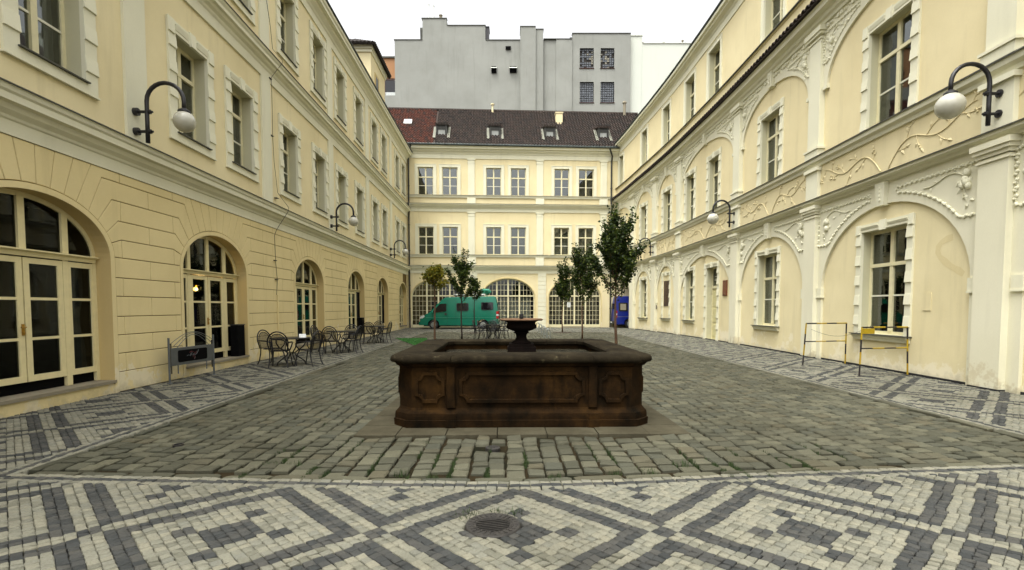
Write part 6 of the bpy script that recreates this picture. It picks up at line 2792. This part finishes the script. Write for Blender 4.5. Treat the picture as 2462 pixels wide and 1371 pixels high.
def make_table(label):
    t = thing('cafe_table', label, 'table', group='round steel cafe tables')
    mb = MB()
    mb.lathe([(0, .735), (.49, .735), (.505, .742), (.505, .756), (.49, .762), (0, .765)], seg=36)
    mb.build('tabletop', 'chair_iron', t)
    for q in range(4):
        a = q * PI / 2 + .4
        mb = MB()
        pr = [(.4, .735), (.4, .62), (.33, .5), (.18, .4), (.09, .33), (.12, .27), (.24, .18), (.36, .09), (.39, .0)]
        mb.tube([(p[0] * math.cos(a), p[0] * math.sin(a), p[1]) for p in pr], .018, 6)
        mb.build('leg', 'chair_iron', t)
    mb = MB()
    mb.tube([(.1 * math.cos(2 * PI * q / 14), .1 * math.sin(2 * PI * q / 14), .335) for q in range(14)], .011, 6, closed=True)
    mb.build('leg_ring', 'chair_iron', t)
    return t


CHAIRS = [
    (-6.78, 14.3, -90 - 18, 'cafe chair nearest the wall at the first table, seen from its side', 1),
    (-6.24, 13.62, 12, 'nearest cafe chair, its round mesh back towards the viewer', 1),
    (-5.62, 13.98, 90 - 12, 'cafe chair at the courtyard side of the first table, back leaning right', 1),
    (-6.78, 18.05, -90 - 10, 'cafe chair beside the wall at the second table', 2),
    (-6.2, 17.38, 8, 'cafe chair with its back to the viewer at the second table', 2),
    (-5.62, 17.8, 90 - 8, 'cafe chair at the courtyard side of the second table', 2),
    (-6.1, 18.95, 178, 'cafe chair facing the viewer beyond the second table', 2),
    (-6.3, 22.35, 10, 'cafe chair with its back to the viewer at the third table', 3),
    (-6.35, 23.8, 176, 'cafe chair facing the viewer beyond the third table', 3),
    (-5.75, 22.75, 90 - 6, 'cafe chair at the outer end of the row, at the third table', 3),
    (-1.62, 25.2, -95, 'outer of the two nested chairs behind the fountain', 4),
    (-1.42, 25.45, -92, 'inner of the two nested chairs behind the fountain', 4),
    (-.4, 25.3, 92, 'cafe chair behind the fountain, right beside the urn', 4),
    (-1.0, 24.7, 3, 'cafe chair behind the fountain with its back to the viewer', 4),
    (-.9, 25.95, 178, 'cafe chair beyond the table behind the fountain, facing the viewer', 4),
    (-.62, 25.55, 100, 'chair drawn close to the right one behind the fountain', 4),
]
ch0 = None
for (x, y, rz, lab, k) in CHAIRS:
    if ch0 is None:
        ch0 = make_chair(lab, 'wrought steel cafe chairs')
        c = ch0
    else:
        c = copy_tree(ch0)
        c['label'] = lab
    c.location = (x, y, 0)
    c.rotation_euler = (0, 0, math.radians(rz))
tb0 = None
for (x, y, lab) in ((-6.17, 14.15, 'round steel cafe table nearest the viewer'), (-6.08, 18.05, 'second round cafe table along the rusticated wall'),
                    (-6.2, 23.0, 'third and farthest cafe table along the rusticated wall'), (-.95, 25.25, 'round cafe table standing behind the fountain urn')):
    if tb0 is None:
        tb0 = make_table(lab)
        c = tb0
    else:
        c = copy_tree(tb0)
        c['label'] = lab
    c.location = (x, y, 0)
    c.rotation_euler = (0, 0, x * 3)

# small white menu card on the nearest table
t = thing('menu_card', 'small white folded card standing on the nearest cafe table', 'card', (-5.83, 14.1, .766), .5)
mb = MB()
mb.add([(-.09, -.04, 0), (.09, -.04, 0), (.09, 0, .1), (-.09, 0, .1), (.09, .04, 0), (-.09, .04, 0)], [(0, 1, 2, 3), (3, 2, 4, 5)])
mb.build('card', 'white_plastic', t)

# ------------------------------------------------------------------ terrace guard with the black inset
GD = thing('terrace_guard', 'gray metal terrace guard with arched rods and a black inset panel before the second arch', 'barrier', (-7.13, 11.29, 0), math.radians(90 - 4.5))
L2 = .7
for (x, nm) in ((-L2, 0), (L2, 1)):
    mb = MB()
    mb.tube([(x, 0, 0), (x, 0, .96)], .022, 10)
    mb.lathe([(.05, 0), (.05, .012), (.022, .02)], (x, 0, 0), 12)
    mb.build('post', 'sign_gray', GD)
    mb = MB()
    s = -1 if nm else 1
    mb.tube([(x + s * .06, 0, .2), (x + s * .06, 0, .84)], .012, 8)
    mb.tube([(x, 0, .82), (x + s * .06, 0, .82)], .012, 6)
    mb.tube([(x, 0, .35), (x + s * .06, 0, .35)], .012, 6)
    mb.build('inner_post', 'cast', GD)
    mb = MB()
    mb.tube([(x + s * .25, 0, .18), (x + s * .25, 0, .37)], .012, 8)
    mb.build('stub', 'sign_gray', GD)
mb = MB()
mb.bbox(-L2 + .05, L2 - .02, -.012, .012, .36, .74, .004)
pn = mb.build('panel', 'sign_gray', GD)
mb = MB()
rr = .04
pl = []
for (cx_, cz_, a0) in ((.46 - rr, .68 - rr, 0), (-.46 + rr, .68 - rr, 90), (-.46 + rr, .42 + rr, 180), (.46 - rr, .42 + rr, 270)):
    for q in range(5):
        a = math.radians(a0 + q * 22.5)
        pl.append((cx_ + rr * math.cos(a), cz_ + rr * math.sin(a)))
mb.prism_y(pl, -.016, -.011)
mb.build('inset', 'black', pn)
mb = MB()
# faint script logo: two pale strokes crossed by a red swoosh
for pts in ([(-.2, .54), (-.14, .56), (-.1, .53), (-.06, .56), (-.02, .54), (.02, .57), (.06, .54), (.1, .56), (.14, .6), (.17, .65)], [(-.1, .56), (-.04, .6), (.0, .57)], [(.04, .55), (.06, .49), (.03, .45)]):
    mb.tube([(x, -.018, z) for x, z in pts], .004, 5)
mb.build('emblem', 'sign_gray', pn)
mb = MB()
for pts in ([(-.12, .61), (-.05, .63), (.03, .6), (.07, .56), (.1, .62)], [(-.02, .5), (.02, .55), (.05, .52), (.03, .46)]):
    mb.tube([(x, -.018, z) for x, z in pts], .005, 5)
mb.build('emblem_swoosh', 'dull_red', pn)
for (a, b, ht) in ((-L2 + .06, L2, .22), (-L2 + .14, L2 - .06, .26), (-L2 + .24, L2 - .16, .32)):
    mb = MB()
    z0 = {.22: .84, .26: .78, .32: .74}[ht]
    mb.tube([(a + (b - a) * q / 20, 0, z0 + (1.06 - .012 * (ht - .22) * 50 - z0) * math.sin(PI * q / 20)) for q in range(21)], .007, 6)
    mb.build('arched_rod', 'sign_gray', GD)

# ------------------------------------------------------------------ yellow and black barriers
def striped(t, name, p, q, n, first, r=.018):
    p, q = Vector(p), Vector(q)
    mb = MB()
    for i in range(n):
        mb.cur = (i + first) % 2
        mb.tube([p + (q - p) * (i / n), p + (q - p) * ((i + 1) / n)], r + .0004 * (i % 2), 8)
    return mb.build(name, ['yellow', 'stripe_black'], t)


def barrier(label, a, b, ht, lean, plate):
    a, b = Vector((*a, 0)), Vector((*b, 0))
    d_ = b - a
    rz = math.atan2(d_.y, d_.x)
    t = thing('tube_barrier', label, 'barrier', (a + b) / 2, rz, 'striped tubular barriers')
    L = d_.length / 2
    striped(t, 'leg', (-L - .0, lean, 0), (-L + .05, 0, ht), 4, 1)
    striped(t, 'leg', (L + .0, lean, 0), (L - .03, 0, ht), 4, 0)
    striped(t, 'top_rail', (-L + .05, 0, ht), (L - .03, 0, ht), 4, 1)
    striped(t, 'middle_rail', (-L + .03, 0, ht * .57), (L - .015, 0, ht * .57), 4, 1, .015)
    for x in (-L, L):
        mb = MB()
        mb.lathe([(.05, 0), (.05, .01), (.02, .018)], (x, lean, 0), 10)
        mb.build('foot', 'stripe_black', t)
    if plate:
        mb = MB()
        mb.box(-L + .06, -L + .38, -.012, .012, ht - .15, ht - .025)
        mb.build('plate', 'yellow', t)
    return t


barrier('yellow and black tubular barrier farther from the viewer, leaning by the pilaster', (8.05, 13.95), (9.42, 14.25), 1.16, .03, False)
barrier('nearer yellow and black tubular barrier with a small yellow plate, below the big window', (8.04, 11.71), (9.33, 11.93), 1.14, -.02, True)
mb = MB()
w0, w1 = Vector((8.62, 14.05, 1.0)), Vector((8.8, 12.5, 1.05))
w1 = Vector((9.0, 13.3, 1.1))
pts = []
for q in range(13):
    f = q / 12
    p = Vector((8.2, 13.9, 1.0)).lerp(Vector((9.2, 13.0, 1.12)), f)
    p.z -= .22 * math.sin(PI * f)
    pts.append(p)
mb.tube(pts, .004, 5)
o = mb.build('wire', 'pipe', None)
tag(o, 'thin sagging wire strung between the two striped barriers', 'wire')

# ------------------------------------------------------------------ bicycle stand, green mat
HOOPS = 'row of steel bicycle hoops behind the fountain'
hp0 = None
for i, (y, lab) in enumerate(((25.2, 'nearest low steel bicycle hoop right of the urn'), (27.2, 'second low steel bicycle hoop in the row behind the urn'), (29.5, 'middle low steel bicycle hoop in the row behind the urn'),
                              (32.2, 'fourth low steel bicycle hoop in the row behind the urn'), (35.4, 'farthest low steel bicycle hoop in the row, before the arches'))):
    if hp0 is None:
        hp0 = thing('bicycle_hoop', lab, 'bike rack', (1.8, y, 0), 0, HOOPS)
        mb = MB()
        mb.tube([(-.1, 0, 0), (-.1, 0, .4), (-.085, 0, .46), (-.05, 0, .51), (0, 0, .53), (.05, 0, .51), (.085, 0, .46), (.1, 0, .4), (.1, 0, 0)], .026, 8)
        mb.build('hoop', 'galv', hp0)
        mb = MB()
        mb.box(-.15, .15, -.06, .06, 0, .012)
        mb.build('base_plate', 'galv', hp0)
        mb = MB()
        mb.box(-.1, .1, -.008, .008, .18, .21)
        mb.build('cross_bar', 'galv', hp0)
    else:
        c = copy_tree(hp0)
        c['label'] = lab
        c.location = (1.8, y, 0)
GM = thing('grass_mat', 'flat bright green artificial grass mat on the paving beyond the fountain', 'mat', (-4.7, 23.5, 0))
mb = MB()
mb.prism_z([(-1.3, 2.6), (.3, 2.7), (1.1, -1.7), (.6, -2.2)], .004, .022)
mb.build('mat', 'mat_green', GM)
mb = MB()
for q in range(2600):
    a, b = rnd.random(), rnd.random()
    p = (Vector((-1.3, 2.6, 0)) * (1 - a) * (1 - b) + Vector((.3, 2.7, 0)) * a * (1 - b) + Vector((1.1, -1.7, 0)) * a * b + Vector((.6, -2.2, 0)) * (1 - a) * b)
    an = rnd.uniform(0, 6.28)
    mb.add([(p.x - .008, p.y, .02), (p.x + .008, p.y, .02), (p.x + .02 * math.cos(an), p.y + .02 * math.sin(an), .05)], [(0, 1, 2)])
o = mb.build('pile', 'mat_green', GM)
o['kind'] = 'stuff'

# a lit lamp inside the second arched door
LT = thing('lit_sconce', 'glowing amber wall lamp inside the second arched door', 'lamp')
_m = FL.frame(13.8, 2.09)
_m.translation = Vector(FL.P(13.8, -.9, 2.09))
LT.matrix_basis = _m
mb = MB()
mb.ball((0, 0, 0), .055, 14, 10)
mb.build('bulb', 'bulb', LT, smooth=True)
mb = MB()
mb.lathe([(.03, .05), (.05, .09), (.02, .14), (0, .14)], seg=12)
mb.build('holder', 'brass', LT)
pl_ = bpy.data.lights.new('sconce_light', 'POINT')
pl_.energy = 12
pl_.color = (1.0, .62, .2)
pl_.shadow_soft_size = .08
po_ = bpy.data.objects.new('sconce_light', pl_)
COL.objects.link(po_)
po_.parent = LT
po_.location = (0, -.12, 0)
